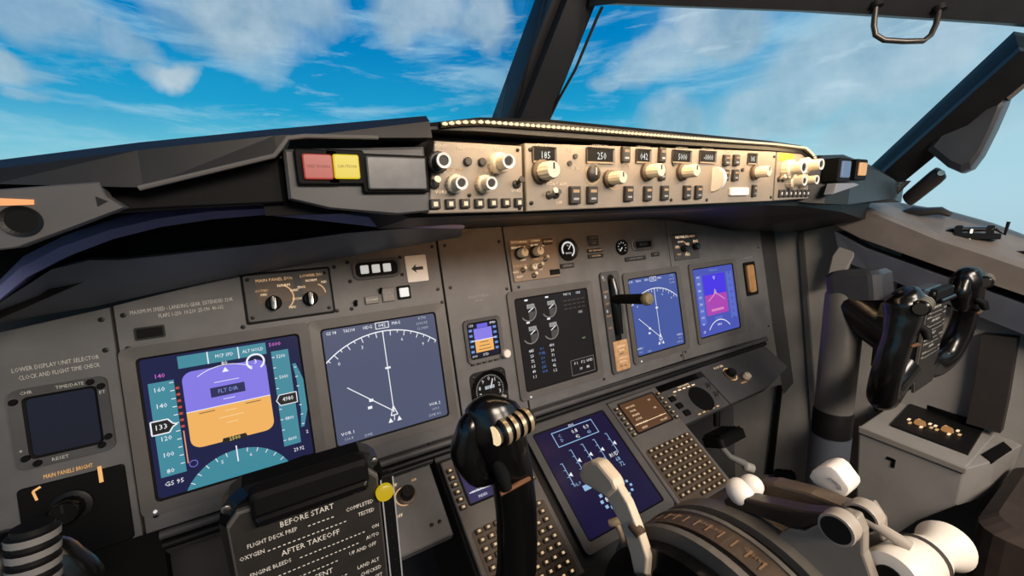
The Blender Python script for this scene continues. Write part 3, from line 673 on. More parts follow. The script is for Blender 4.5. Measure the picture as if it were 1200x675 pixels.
b = MB(t); b.prism([(-.213, .2385), (.256, .242), (.254, .318), (-.213, .306)], -.02, 0, MCPM, .001); b.obj('plate')
for a in ((-.190, .2955, .026, .012, '185'), (-.113, .2975, .038, .013, '250'), (-.044, .2995, .022, .0125, '042'), (.027, .3015, .034, .0125, '5000'), (.081, .303, .032, .0125, '-0000'), (.188, .3045, .020, .012, '185')): window(t, *a)
b = MB(t)
for u, v, x in ((-.190, .3045, 'COURSE'), (-.113, .3075, 'IAS/MACH'), (-.044, .3095, 'HEADING'), (.027, .3115, 'ALTITUDE'), (.081, .3125, 'VERT SPEED'), (.135, .3115, 'A/P ENGAGE'), (.188, .3135, 'COURSE'), (-.157, .302, 'MA'), (-.183, .2665, 'F/D'), (.145, .2835, 'CMD A  B')):
    b.text(x, u, v, .0052, .0004, E_WARM)
b.text('A/T ARM', -.170, .266, .005, .0004, E_WARM); b.text('OFF', -.171, .2465, .005, .0004, E_WARM); b.text('BANK', -.123, .290, .0045, .0004, E_WARM)
b.arc(-.124, .278, .0115, 20, 330, .0014, .0004, E_GOLD, 20); b.arc(-.090, .273, .0125, 200, 340, .0012, .0004, E_GOLD, 12); b.arc(-.073, .285, .006, 0, 180, .0010, .0004, E_GOLD, 12)
b.text('DN', .104, .262, .0045, .0004, E_WARM); b.text('UP', .104, .287, .0045, .0004, E_WARM); b.text('10  30', -.149, .283, .0045, .0004, E_WARM)
b.obj('engraved_text')
for u, v, r_ in ((-.194, .2785, .0105), (-.099, .2725, .0085), (-.037, .2815, .0095), (.029, .2825, .0095), (.196, .285, .0095)): knob(t, u, v, 0, r_ * .86, .019, IVORY, BROWN)
b = MB(t); b.lathe([(.0165, -.003), (.0165, .003)], (.097, .274, .002), (1, 0, 0), WHITE, 28); b.obj('thumb_wheel', 'white ribbed thumb wheel')
b = MB(t); b.lathe([(.0085, 0), (.0085, .004), (.006, .006)], (-.124, .278, .0004), (0, 0, 1), BTN, 18); b.rect(-.124, .280, .002, .008, .0068, E_WARM); b.obj('selector_knob')
for u, v in ((-.149, .2955), (-.157, .288), (-.203, .276), (.165, .288), (.0125, .292)):
    b = MB(t); b.lathe([(.0028, 0), (.0028, .002)], (u, v, 0), (0, 0, 1), BTN, 10); b.obj('indicator_lamp')
for u, v, w, h in ((-.0755, .300, .0125, .018), (-.0125, .302, .011, .018), (-.0115, .280, .010, .017), (.121, .300, .0125, .015), (.145, .301, .0125, .015), (.121, .2795, .0125, .016), (.145, .280, .0125, .016),
                   (-.151, .2545, .0145, .019), (-.126, .2545, .0145, .019), (-.069, .2555, .0135, .018), (-.036, .2555, .0125, .018), (-.005, .256, .0125, .018), (.039, .2565, .0125, .018), (.063, .2565, .0125, .018), (.197, .258, .008, .018)):
    mbtn(t, u, v, w, h, '', True)
toggle(t, -.184, .255, 0, .013, IVORY); toggle(t, -.176, .2555, 0, .008, BTN)
b = MB(t); b.rbox(.158, .257, .046, .0115, .0003, .0045, WHITE, .002); b.obj('disengage_bar', 'white bar')
for u, v in ((-.207, .300), (-.207, .247), (.249, .310), (.249, .248), (.085, .246), (.0105, .247)): screw(t, u, v, 0, .0022)

t = pthing('flight_instrument_control_panel', 'tan control panel with black white-ringed knobs at the left end of the lit strip', 'control panel', MCP, -.266, .27)
b = MB(t); b.prism([(-.318, .2395), (-.2165, .2385), (-.2165, .303), (-.308, .303)], -.02, 0, MCPM, .001); b.obj('plate')
b = MB(t); b.text('MINS', -.303, .2985, .0048, .0004, E_WARM); b.text('BARO', -.245, .2985, .0048, .0004, E_WARM); b.text('FPV', -.283, .297, .0042, .0004, E_WARM); b.text('MTRS', -.265, .297, .0042, .0004, E_WARM); b.text('VOR1', -.305, .2585, .0045, .0004, E_WARM); b.text('VOR2', -.225, .2595, .0045, .0004, E_WARM); b.text('APP  MAP', -.290, .2785, .0045, .0004, E_GOLD); b.text('10 20 40', -.258, .2785, .0045, .0004, E_GOLD); b.obj('engraved_text')
def ringknob(t, u, v, n, r, h, m, rim):
    b = MB(t); fluted(b, u, v, n, r * 1.25, h * .45, m, 16); b.lathe([(r * .85, h * .45), (r * .85, h)], (u, v, n), (0, 0, 1), m, 20)
    b.prism(circ(u, v, r * .5, 16), n + h, n + h + .0006, SCR); o = b.obj('knob')
    b = MB(t); b.ringp(circ(u, v, r * .84, 24), circ(u, v, r * .58, 24), n + h, n + h + .002, rim, .0004); b.obj('cap_ring', parent=o)
ringknob(t, -.308, .284, 0, .0078, .018, BTN, WHITE); ringknob(t, -.246, .285, 0, .0080, .022, IVORY, WHITE)
ringknob(t, -.292, .2655, 0, .0070, .017, IVORY, WHITE); ringknob(t, -.262, .2655, 0, .0070, .017, IVORY, WHITE)
for u in (-.2775, -.2625): b = MB(t); b.lathe([(.004, 0), (.004, .003), (.003, .004)], (u, .286, 0), (0, 0, 1), BTN, 14); b.obj('push_button')
toggle(t, -.2245, .266, 0, .012, BTN); toggle(t, -.311, .2655, 0, .011, IVORY)
for k in range(7):
    b = MB(t); b.rbox(-.312 + k * .0148, .2478, .0098, .0088, .0004, .004, BTN, .001); b.rect(-.312 + k * .0148, .2478, .004, .004, .0042, E_WARM); b.obj('push_button')
for u, v in ((-.222, .299), (-.2215, .242), (-.277, .2555)): screw(t, u, v, 0, .0018)
t = pthing('flight_instrument_control_panel', 'small control panel crowded with glaring ivory knobs, right end of the lit strip', 'control panel', MCP, .315, .27)
b = MB(t); b.prism([(.261, .2425), (.372, .2445), (.350, .318), (.258, .318)], -.02, 0, MCPM, .001); b.obj('plate')
b = MB(t); b.rbox(.285, .3105, .046, .012, .0004, .001, mat('yellow_tag', (206, 160, 40), .5), .001); b.obj('tag', 'yellow sticker')
ringknob(t, .285, .292, 0, .0115, .026, IVORY, WHITE); ringknob(t, .335, .298, 0, .0105, .028, IVORY, WHITE)
ringknob(t, .300, .272, 0, .009, .022, IVORY, WHITE); ringknob(t, .335, .274, 0, .0085, .024, IVORY, WHITE)
for k in range(7):
    b = MB(t); b.rbox(.275 + k * .0142, .2535, .0095, .012, .0004, .004, BTN, .001); b.rect(.275 + k * .0142, .2535, .004, .004, .0042, INK); b.obj('push_button')
for k in range(2): toggle(t, .268 + .012 * k, .276, 0, .011, IVORY)

# ------------------------------------------------------------------ glareshield
gs = wthing('glareshield', 'long black padded glareshield over the instrument panel', 'glareshield', (0, -.15, .25))
def loft(mb, secs, m, caps=True, smooth=False):
    n = len(secs[0]); V = [p for s_ in secs for p in s_]; F = []
    for k in range(len(secs) - 1):
        for i in range(n):
            j = (i + 1) % n; F.append((k * n + i, k * n + j, (k + 1) * n + j, (k + 1) * n + i))
    mb.add(V, F, m, smooth)
    if caps: mb.add(secs[0], [tuple(range(n))[::-1]], m); mb.add(secs[-1], [tuple(range(n))], m)
# upper hood: station x, rear edge y, top z, bottom z
ST = [(-1.02, -.30, .215, .19), (-.80, -.262, .246, .226), (-.66, -.245, .266, .252), (-.575, -.240, .2785, .264), (-.51, -.242, .2915, .262), (-.432, -.246, .3045, .284), (-.422, -.246, .306, .297), (-.314, -.246, .3235, .3035)]
b = MB(gs, True)
loft(b, [[(x, y, zb), (x, y + .004, zt - .006), (x, y + .012, zt), (x, .24, zt - .004), (x, .24, zb)] for x, y, zt, zb in ST], SOFT); b.obj('left_hood')
SC_ = [(-.313, -.236, .318, .312), (-.262, -.238, .3265, .3135), (-.187, -.238, .3310, .3135), (.03, -.238, .332, .316), (.235, -.238, .333, .3185), (.33, -.238, .331, .318), (.372, -.240, .316, .304)]
b = MB(gs, True)
loft(b, [[(x, y, zb), (x, y, zt - .004), (x, y + .004, zt), (x, .24, zt), (x, .24, zb)] for x, y, zt, zb in SC_], CASE); b.obj('centre_hood')
SR = [(.365, -.215, .300, .24), (.395, -.250, .318, .235), (.455, -.262, .320, .232), (.60, -.25, .309, .236), (.75, -.23, .296, .24), (.92, -.20, .280, .23)]
b = MB(gs, True)
loft(b, [[(x, y, zb), (x, y, zt - .014), (x, y + .016, zt), (x, .20, zt - .004), (x, .20, zb)] for x, y, zt, zb in SR], SOFT); b.obj('right_hood')
# underside body
b = MB(gs, True)
loft(b, [[(x, y, zb), (x, y, zt), (x, .22, zt), (x, .10, zl), (x, .02, zl)] for x, y, zt, zb, zl in
         ((-.80, -.10, .25, .245, .24), (-.50, -.12, .272, .264, .25), (-.36, -.14, .272, .262, .25), (-.33, -.215, .245, .236, .213), (.26, -.215, .245, .236, .2125), (.38, -.22, .25, .232, .205), (.60, -.20, .25, .215, .17), (.86, -.15, .25, .19, .155), (.95, -.13, .25, .19, .15))], CASE); b.obj('underside')
# cavity behind the panels
b = MB(gs, True); b.box((.02, -.12, .276), (.68, .19, .068), BLACK); b.box((-.385, -.12, .264), (.12, .19, .044), BLACK); b.obj('equipment_bay')
# front face outboard of the control panels (holds the warning lights)
P = [(-.4275, .2905), (-.318, .2975), (-.3145, .2415), (-.345, .2395), (-.40, .246), (-.428, .254)]
b = MB(gs); b.T = Matrix.Translation((0, 0.15, -.25)) @ frame(MCP, 0, 0); b.prism([(p[0], p[1]) for p in P], -.03, 0, PANEL2, .002); b.obj('caution_panel', 'dark grey face holding the warning lights')
b = MB(gs, True); b.tube([(-.512, -.243, .2615), (-.47, -.245, .2735), (-.434, -.247, .284), (-.429, -.248, .290), (-.424, -.248, .2965), (-.412, -.248, .2985), (-.36, -.248, .3005)], .0017, mat('edge_grey', (96, 94, 92), .4), 8); b.obj('trim_lip')  # lighter tube stands in for the highlight along the hood edge
b = MB(gs); b.T = Matrix.Translation((0, 0.15, -.25)) @ frame(MCP, 0, 0); b.prism([(-.60, .272), (-.575, .279), (-.51, .292), (-.43, .300), (-.43, .2515), (-.50, .249), (-.60, .243)], -.05, -.012, BLACK, .002); b.obj('recess')
# dark-grey wedge lit along the hood front
# small warm light strip
ls = wthing('light_strip', 'thin string of bright warm beads along the glareshield edge', 'light strip', (.0, -.243, .318))
path = [(-.304, .3155), (-.285, .3185), (-.262, .3205), (-.187, .3215), (.03, .3235), (.235, .3265), (.325, .3255), (.350, .3165), (.366, .307)]
b = MB(ls, True); b.tube([(x, -.2405, z) for x, z in path], .0026, DMETAL, 8); b.obj('channel')
WB = mat('lit_bead', (255, 226, 178), .4, emit=1.3)
b = MB(ls, True)
for i in range(len(path) - 1):
    (x0, z0), (x1, z1) = path[i], path[i + 1]; L = math.hypot(x1 - x0, z1 - z0); k = max(2, int(L / .0062))
    for j in range(k):
        q = (j + .5) / k; x = x0 + (x1 - x0) * q; z = z0 + (z1 - z0) * q
        b.tube([(x - .0022, -.2435, z), (x, -.2450, z), (x + .0022, -.2435, z)], [.0009, .0017, .0009], WB, 8)
b.obj('bead_row', 'glowing beads')
# warning lights (things on the shield)
def warn(u, v, w, h, name, label, col, em, pl=MCP, n0=.001, txt=None, case=BLACK, depth=.008):
    t = pthing(name, label, 'warning light', pl, u, v)
    b = MB(t); b.rbox(u, v, w + .010, h + .008, n0, n0 + depth * .6, case, .002); b.obj('housing')
    b = MB(t); b.rbox(u, v, w, h, n0 + depth * .6, n0 + depth, mat('lens_%s' % name, col, .35, emit=em, spec=.5), .0015, .0008)
    if txt: b.text(txt, u, v, h * .17, n0 + depth + .0002, mat('lens_ink', (90, 50, 30), .5))
    b.obj('lens')
    return t
warn(-.4055, .2775, .0205, .0185, 'fire_warning_light', 'square red warning light in the glareshield', (176, 62, 54), .9, txt='FIRE WARN')
warn(-.3850, .2780, .0190, .0185, 'master_caution_light', 'square yellow warning light beside the red one', (220, 196, 30), .95, txt='CAUTION')
t = pthing('annunciator', 'large blank grey rectangular annunciator right of the yellow warning light', 'annunciator light', MCP, -.3455, .2735)
b = MB(t); b.rbox(-.3455, .2735, .056, .031, .001, .006, BLACK, .002); b.obj('housing')
b = MB(t); b.rbox(-.3455, .2735, .049, .026, .006, .010, mat('blank_lens', (92, 94, 98), .3, var=.25, scale=60), .0015, .001); b.obj('lens')
MR = plane((0, -.266, 0), 0)
t = pthing('annunciator', 'square pale blue-grey annunciator on the right end of the glareshield', 'annunciator light', MR, .405, .290)
b = MB(t); b.rbox(.408, .290, .044, .040, -.02, .003, BLACK, .003); b.obj('housing')
b = MB(t); b.rbox(.408, .291, .030, .027, .003, .006, mat('pale_blue_lens', (128, 152, 188), .4, emit=.55), .002); b.obj('lens')
t = pthing('master_caution_light', 'square orange-lit warning light on the right end of the glareshield', 'warning light', MR, .474, .292)
b = MB(t); b.rbox(.474, .292, .044, .036, -.02, .003, BLACK, .003); b.obj('housing')
b = MB(t); b.rbox(.474, .293, .027, .022, .003, .006, mat('orange_lens', (236, 172, 110), .4, emit=.95), .002); b.obj('lens')
t = pthing('angled_bracket', 'pale triangular ledge under the blue-grey annunciator', 'ledge', MR, .41, .262)
b = MB(t); b.prism([(.375, .250), (.47, .266), (.45, .269), (.383, .268)], -.01, .004, mat('ledge_grey', (120, 122, 130), .5), .001); b.obj('plate')

# outboard left face with lamp slot and vent
LP = plane((0, -.243, 0), 0)
def yp(x, y, Y=-.243): q = on_y(x, y, Y); return (q.x, q.z)
t = wthing('side_lamp_panel', 'grey side panel with glowing orange slot and round black vent at far left', 'control panel', (-.56, -.243, .245))
b = MB(t); b.T = Matrix.Translation((.56, .243, -.245)) @ frame(LP, 0, 0)
b.prism([yp(-60, 226), yp(115, 213), yp(124, 230), yp(145, 243), yp(80, 268), yp(18, 291), yp(-60, 300)], -.012, 0, mat('panel_mid', (78, 77, 78), .5, var=.1, scale=30), .001)
b.obj('plate')
b = MB(t); b.T = Matrix.Translation((.56, .243, -.245)) @ frame(LP, 0, 0); q0 = yp(-30, 231); q1 = yp(40, 234); q2 = yp(40, 240); q3 = yp(-30, 242)
b.prism([q0, q1, q2, q3], 0, .0012, mat('orange_slot', (250, 168, 106), .5, emit=1.05), .0); b.obj('lamp_slot', 'glowing orange slot')
b = MB(t); b.T = Matrix.Translation((.56, .243, -.245)) @ frame(LP, 0, 0); c_ = yp(26, 259); b.ringp(circ(c_[0], c_[1], .0088), circ(c_[0], c_[1], .0068), 0, .002, CASE, .001); b.prism(circ(c_[0], c_[1], .007), 0, .0006, BLACK); b.obj('vent')
for x, y in ((118, 236),): q = yp(x, y); b = MB(t); b.T = Matrix.Translation((.56, .243, -.245)) @ frame(LP, 0, 0); b.prism(circ(q[0], q[1], .0035, 3), 0, .0006, CASE); b.obj('marker')

# curved shroud under the left hood (arch band, opening, lower band)
sh = wthing('arched_shroud', 'curved blue-grey shroud with a dark lens-shaped opening above the left panel', 'shroud', (-.5, -.10, .20))
SY = -.075
def ys(x, y, Y=SY): q = on_y(x, y, Y); return Vector((q.x, Y, q.z))
up = [(-60, 372), (0, 330), (30, 300), (75, 277), (130, 259), (190, 246), (250, 239), (320, 237), (400, 240), (470, 250), (540, 262)]
lo = [(-60, 392), (2, 352), (36, 324), (80, 301), (135, 280), (190, 266), (250, 257), (310, 252), (370, 258), (440, 266), (540, 268)]
b = MB(sh, True); secs = []
for (a, c) in zip(up, lo):
    p = ys(*a); q = ys(*c); mid = (p + q) / 2
    secs.append([p + Vector((0, .03, .004)), p + Vector((0, -.004, 0)), mid + Vector((0, -.014, 0)), q + Vector((0, -.008, 0)), q + Vector((0, .02, .002))])
loft(b, secs, BLUELIT, True, True); b.obj('arch_rim')
opn = [(100, 303), (136, 285), (190, 270), (250, 260), (310, 256), (360, 262), (396, 271), (330, 283), (260, 291), (190, 299), (140, 304)]
b = MB(sh, True)
lower = [(-60, 400), (-2, 372), (10, 345), (38, 326)] 
outer_lo = [(-60, 425), (0, 386), (60, 374), (140, 358), (290, 326), (400, 306), (520, 290)]
# plate below opening as a strip
topl = [(-60, 395), (4, 352), (60, 316), (104, 305), (140, 305), (190, 300), (260, 292), (330, 284), (400, 274), (470, 268), (540, 266)]
botl = [(-60, 392), (0, 379), (60, 367), (104, 360), (140, 352), (190, 341), (260, 326), (330, 313), (400, 301), (470, 289), (540, 277)]
secs = []
for a, c in zip(topl, botl):
    p = ys(*a); q = ys(c[0], c[1], .015); secs.append([p + Vector((0, .012, .002)), p, (p + q) / 2 + Vector((0, -.006, 0)), q, q + Vector((0, .012, -.002))])
loft(b, secs, mat('shroud_lower', (92, 100, 112), .5, var=.12, scale=20), True, True); b.obj('lower_band')
b = MB(sh, True); b.add([ys(-60, 250, -.045), ys(470, 240, -.045), ys(480, 272, -.045), ys(330, 290, -.045), ys(140, 312, -.045), ys(-60, 400, -.045)], [tuple(range(6))], BLACK); b.obj('dark_backing')

# ================================================================== SHELL / WINDOWS
def panelq(name, pts, thick, m, kind='structure', label=None):
    """quad slab from 4+ world points extruded along thick vector"""
    b = MB(); P_ = [Vector(p) for p in pts]; Tk = Vector(thick)
    n = len(P_); V = P_ + [p + Tk for p in P_]
    F = [tuple(range(n)), tuple(range(n, 2 * n))[::-1]] + [(i, (i + 1) % n, n + (i + 1) % n, n + i) for i in range(n)]
    b.add(V, F, m)
    return b.own(name, label=label, kind=kind)
FR = mat('frame_black', (20, 21, 24), .45, var=.2, scale=30, bump=.1)
def strut(name, A, B, wa, wb, up_, m=FR, depth=.045, extra=None):
    """window post with a raised centre rib between two points"""
    A, B = Vector(A), Vector(B); t = (B - A).normalized(); s_ = t.cross(Vector(up_)).normalized(); d = s_.cross(t).normalized()
    b = MB()
    for k, (w0, w1, dep) in enumerate(((wa, wb, depth * .5), (wa * .62, wb * .62, depth))):
        loft(b, [[A - s_ * w0 - d * dep, A + s_ * w0 - d * dep, A + s_ * w0 + d * depth, A - s_ * w0 + d * depth],
                 [B - s_ * w1 - d * dep, B + s_ * w1 - d * dep, B + s_ * w1 + d * depth, B - s_ * w1 + d * depth]], m)
    return b, s_, d
# centre post
A = (on_y(609, 150, .17) + Vector((0, 0, -.0))); Bp = on_x(678, -30, .085)
b, s_, d_ = strut('trim', A + (A - Bp).normalized() * .13, Bp, .0495, .042, (0, 1, 0))
b.own('trim_1', kind='structure')
o = MB(); A2 = on_y(641, 145, .145); B2 = on_x(706, 8, .095); B3 = on_x(700, 20, .095)
mid = A2.lerp(B3, .55) + Vector((.004, -.004, 0))
o.tube([A2, A2.lerp(B3, .25), mid, B3, B2], .0028, DMETAL, 8); o.own('window_seal', label='thin curved metal seal along the centre window post', cat='window seal')
# header above the right windscreen (ceiling edge)
h0 = [on_x(690, 8, .085), on_x(722, 4, .1), on_x(960, 13, .4), on_x(1195, 28, .68), on_x(1240, 32, .73)]
h1 = [p + Vector((-.02, -.05, .14)) for p in h0]
b = MB(); loft(b, [[p, p + Vector((0, .03, .01)), q + Vector((0, .05, .03)), q, p.lerp(q, .3) + Vector((-.006, -.012, 0))] for p, q in zip(h0, h1)], FR); b.own('trim_2', kind='structure')
# header on left (mirror-ish, out of view but closing the room)
mir = lambda p: Vector((.10 - p.x, p.y, p.z))
b = MB(); loft(b, [[mir(p), mir(p + Vector((0, .03, .01))), mir(q + Vector((0, .05, .03))), mir(q)] for p, q in zip(h0, h1)], FR); b.own('trim_3', kind='structure')
# overhead lining closing the gap between header and ceiling
OHM = mat('overhead_dark', (30, 30, 33), .55, var=.15)
for i_, f_ in enumerate((lambda p: Vector(p), mir)):
    b = MB(); secs = []
    for q in h1:
        q = q + Vector((0, .02, .0)); e = Vector((q.x, min(-.45, q.y - .05), .672))
        secs.append([f_(q), f_(q + Vector((0, .02, .03))), f_(e + Vector((0, 0, .05))), f_(e)])
    loft(b, secs, OHM); b.own('trim_%d' % (10 + i_), kind='structure')
b = MB(); c0 = h1[0] + Vector((0, .02, 0)); loft(b, [[c0, c0 + Vector((0, .02, .03)), Vector((c0.x, -.45, .72)), Vector((c0.x, -.45, .672))], [mir(p) for p in (c0, c0 + Vector((0, .02, .03)), Vector((c0.x, -.45, .72)), Vector((c0.x, -.45, .672)))]], OHM); b.own('trim_12', kind='structure')
# right windscreen post
pa = on_x(1046, 200, .86); pb = on_x(1215, 52, .74)
b, s_, d_ = strut('trim', pa + (pa - pb).normalized() * .06, pb, .030, .030, (-.6, .75, .2), depth=.03); b.own('trim_4', kind='structure')
b, s_, d_ = strut('trim', mir(pa), mir(pb), .030, .030, (.6, .75, .2), depth=.03); b.own('trim_5', kind='structure')
# glass panes
GL = bpy.data.materials.new('window_glass'); GL.use_nodes = True; nt = GL.node_tree
for nn in list(nt.nodes): nt.nodes.remove(nn)
out = nt.nodes.new('ShaderNodeOutputMaterial'); mx = nt.nodes.new('ShaderNodeMixShader'); tr = nt.nodes.new('ShaderNodeBsdfTransparent'); gl = nt.nodes.new('ShaderNodeBsdfGlossy'); fr = nt.nodes.new('ShaderNodeFresnel')
gl.inputs['Roughness'].default_value = .02; tr.inputs['Color'].default_value = (.985, .99, .99, 1); fr.inputs['IOR'].default_value = 1.12
nt.links.new(fr.outputs[0], mx.inputs[0]); nt.links.new(tr.outputs[0], mx.inputs[1]); nt.links.new(gl.outputs[0], mx.inputs[2]); nt.links.new(mx.outputs[0], out.inputs[0])
g0 = Vector((.07, .21, .33)); g1 = Vector((.92, -.17, .24)); g2 = pb + Vector((0, .02, .05)); g3 = Vector((.075, .02, .66))
panelq('window_1', [g0, g1, g2, g3], (0, .012, .004), GL)
panelq('window_2', [mir(p) for p in (g0, g1, g2, g3)], (0, .012, .004), GL)
# right side window glass + frame corner
sw = [Vector((1.02, -.16, .12)), Vector((1.02, -1.1, .12)), Vector((.86, -1.1, .72)), Vector((.80, -.40, .62))]
panelq('window_3', sw, (.012, 0, .003), GL)
# ------------------------------------------------------------------ room shell (right, left, back, top, floor)
panelq('floor', [(-1.1, .45, -.85), (1.15, .45, -.85), (1.15, -1.7, -.85), (-1.1, -1.7, -.85)], (0, 0, -.05), mat('floor_dark', (26, 24, 23), .8, var=.2))
panelq('wall_back', [(-1.1, -1.7, -.85), (1.15, -1.7, -.85), (1.15, -1.7, .85), (-1.1, -1.7, .85)], (0, -.04, 0), GREY)
panelq('wall_left', [(-1.08, .45, -.85), (-1.08, -1.7, -.85), (-1.08, -1.7, .12), (-1.08, .0, .12), (-1.08, .45, .12)], (-.04, 0, 0), GREY)
panelq('ceiling', [(-.82, -.40, .66), (.84, -.40, .66), (.9, -1.7, .80), (-.9, -1.7, .80)], (0, 0, .04), GREYD)
panelq('wall_front', [(-1.1, .16, -.85), (1.12, .16, -.85), (1.12, .28, .24), (.4, .28, .30), (-1.1, .28, .26)], (0, .04, 0), GREYD)
# ================================================================== RIGHT SIDE OF THE COCKPIT
panelq('wall_right', [(.955, .45, -.85), (.955, -1.7, -.85), (.955, -1.7, .05), (.955, -.3, .05), (.955, -.16, .17), (.955, -.05, .26), (.955, .45, .26)], (.04, 0, 0), GREY)
sl = wthing('window_sill', 'long taupe moulded ledge under the right side window', 'window sill', (.9, -.3, .1))
PXS = [((1035, 232), (985, 238), (975, 262), (978, 272), (985, 305)), ((1052, 238), (1015, 247), (1008, 279), (1012, 291), (1020, 318)), ((1110, 248), (1100, 282), (1100, 312), (1100, 323), (1100, 352)), ((1160, 262), (1150, 298), (1150, 329), (1150, 340), (1150, 372)), ((1200, 277), (1200, 315), (1200, 346), (1200, 358), (1200, 392)), ((1420, 350), (1420, 400), (1420, 432), (1420, 446), (1420, 490))]
XS = (1.03, .885, .885, .895, .905)
b = MB(sl, True); secs = []
for st_ in PXS:
    T_, E_, Fb, Rt, Rb = [on_x(p[0], p[1], X) for p, X in zip(st_, XS)]
    secs.append([T_ + Vector((.03, 0, 0)), T_, E_.lerp(T_, .12) + Vector((0, 0, .004)), E_, Fb, Fb + Vector((.05, 0, 0)), Fb + Vector((.12, 0, .0))])
loft(b, secs, SILL); b.obj('upper_ledge')
b = MB(sl, True); secs = []
for st_ in PXS:
    T_, E_, Fb, Rt, Rb = [on_x(p[0], p[1], X) for p, X in zip(st_, XS)]
    secs.append([Rt + Vector((.06, 0, 0)), Rt + Vector((.006, 0, .002)), Rt, Rb, Rb + Vector((.06, 0, -.01))])
loft(b, secs, mat('rail_bluegrey', (84, 88, 98), .45, var=.12, scale=20)); b.obj('lower_rail', 'blue-grey lower rail')
b = MB(sl, True); b.box((.955, -.76, .05), (.03, 1.1, .14), BLACK); b.obj('recess_back')

def slabx(name, pts, X, th, m, root=None, bevel=.0, **k):
    b = MB(root, True); P_ = [on_x(p[0], p[1], X) for p in pts]; n = len(P_); V = P_ + [p + Vector((th, 0, 0)) for p in P_]
    b.add(V, [tuple(range(n)), tuple(range(n, 2 * n))[::-1]] + [(i, n + i, n + (i + 1) % n, (i + 1) % n) for i in range(n)], m)
    return b.obj(name, bevel=bevel, **k) if root else b.own(name, bevel=bevel, **k)
slabx('trim_6', [(1150, 392), (1192, 396), (1180, 470), (1172, 508), (1132, 496), (1144, 440)], .925, .03, mat('strap_brown', (44, 40, 38), .6, var=.1), kind='structure')
slabx('side_strut', [(975, 300), (988, 282), (1004, 290), (1000, 302), (980, 335), (966, 338)], .90, .02, mat('pale_grey', (150, 146, 142), .5), label='short pale diagonal strut on the wall beside the right end of the main panel', cat='strut', bevel=.003)  # pale slab stands in for a slanted highlight on the wall
slabx('trim_7', [(911, 452), (916, 452), (904, 556), (897, 556)], .945, .01, BLACK, kind='structure')
slabx('trim_8', [(935, 270), (940, 270), (962, 560), (955, 560)], .945, .01, GREYD, kind='structure')

# side console box
cs = wthing('side_console', 'grey side console box with a sloped top right of the control column', 'console', (.80, -.35, -.5))
slabx('cabinet', [(1006, 500), (1132, 550), (1122, 592), (1074, 611), (1000, 660)], .72, .235, GREY, cs, .004)
slabx('ridge', [(1006, 500), (1132, 550), (1131, 556), (1006, 507)], .714, .008, mat('ridge_grey', (140, 136, 130), .5), cs, .001)
for p in ((1047, 543),): 
    q = on_x(p[0], p[1], .7195); b = MB(cs, True); b.box(tuple(q), (.004, .006, .020), BLACK); b.box(tuple(q + Vector((0, .006, .008))), (.004, .012, .006), BLACK); b.obj('latch', 'small black latch')
_a, _b = on_x(1006, 500, .72), on_x(1132, 550, .72); _n = (_b - _a).cross(Vector((1, 0, 0))).normalized(); _n = _n if _n.z > 0 else -_n
def oz(x, y, H=.0):
    d = ray(x, y); return CAM_C + d * ((_a + _n * H - CAM_C).dot(_n) / d.dot(_n))
_t = [oz(1131, 550, -.001), oz(1166, 540, -.001), oz(1198, 521, -.001), oz(1152, 500, -.001), oz(1100, 525, -.001)]
_u = [on_x(1121, 593, _t[0].x), on_x(1157, 583, _t[1].x), on_x(1188, 549, _t[2].x), None, None]
_u[3] = _t[3] + Vector((0, 0, -.08)); _u[4] = _t[4] + Vector((0, 0, -.09))
b = MB(cs, True); b.add(_t + _u, [(0, 1, 2, 3, 4), (9, 8, 7, 6, 5)] + [(i, 5 + i, 5 + (i + 1) % 5, (i + 1) % 5) for i in range(5)], GREY); b.obj('cabinet_end', bevel=.002)
b = MB(cs, True); q = [oz(1150, 533), oz(1162, 542), oz(1186, 527), oz(1176, 518)]
b.add([p + Vector((0, 0, .0015)) for p in q] + [p + Vector((0, 0, -.004)) for p in q], [(0, 1, 2, 3), (0, 1, 5, 4), (1, 2, 6, 5), (2, 3, 7, 6), (3, 0, 4, 7), (7, 6, 5, 4)], BLACK); b.obj('slot', 'black slot')
pn = wthing('oxygen_control_panel', 'black panel with two gold-lettered selectors set into the side console', 'control panel', oz(1095, 500))
q = [oz(1044, 497, .006), oz(1135, 531, .006), oz(1158, 494, .006), oz(1076, 463, .006)]
b = MB(pn, True); b.add([p + Vector((0, 0, -.008)) for p in q] + q, [(0, 1, 5, 4), (1, 2, 6, 5), (2, 3, 7, 6), (3, 0, 4, 7), (4, 5, 6, 7), (3, 2, 1, 0)], CASE); b.obj('plate', bevel=.001)
b = MB(pn, True); q2 = [oz(1074, 472, .012), oz(1142, 499, .012), oz(1152, 488, .012), oz(1080, 460, .012)]
b.add([p + Vector((0, 0, -.006)) for p in q2] + [p + Vector((0, 0, .006)) for p in q2], [(0, 1, 5, 4), (1, 2, 6, 5), (2, 3, 7, 6), (3, 0, 4, 7), (4, 5, 6, 7)], BLACK); b.obj('raised_bar')
for x, y in ((1078, 497), (1110, 505)):
    c_ = oz(x, y, .007); b = MB(pn, True)
    b.lathe([(.011, 0), (.009, .008), (.0, .012)], c_, (0, 0, 1), mat('gold_lit', (226, 160, 96), .4, emit=.45), 14); b.obj('selector_knob')
    b = MB(pn, True); b.T = b.T @ Matrix.Translation(c_ + Vector((0, 0, .0015)))
    for a in range(6):
        t_ = radians(60 * a + 20); b.rbox(.021 * cos(t_), .021 * sin(t_), .012, .005, 0, .001, E_WARM if a % 2 else E_GOLD, .001, 0)
    b.obj('backlit_legend', 'gold backlit marks')
q_ = on_x(1028, 479, .945)
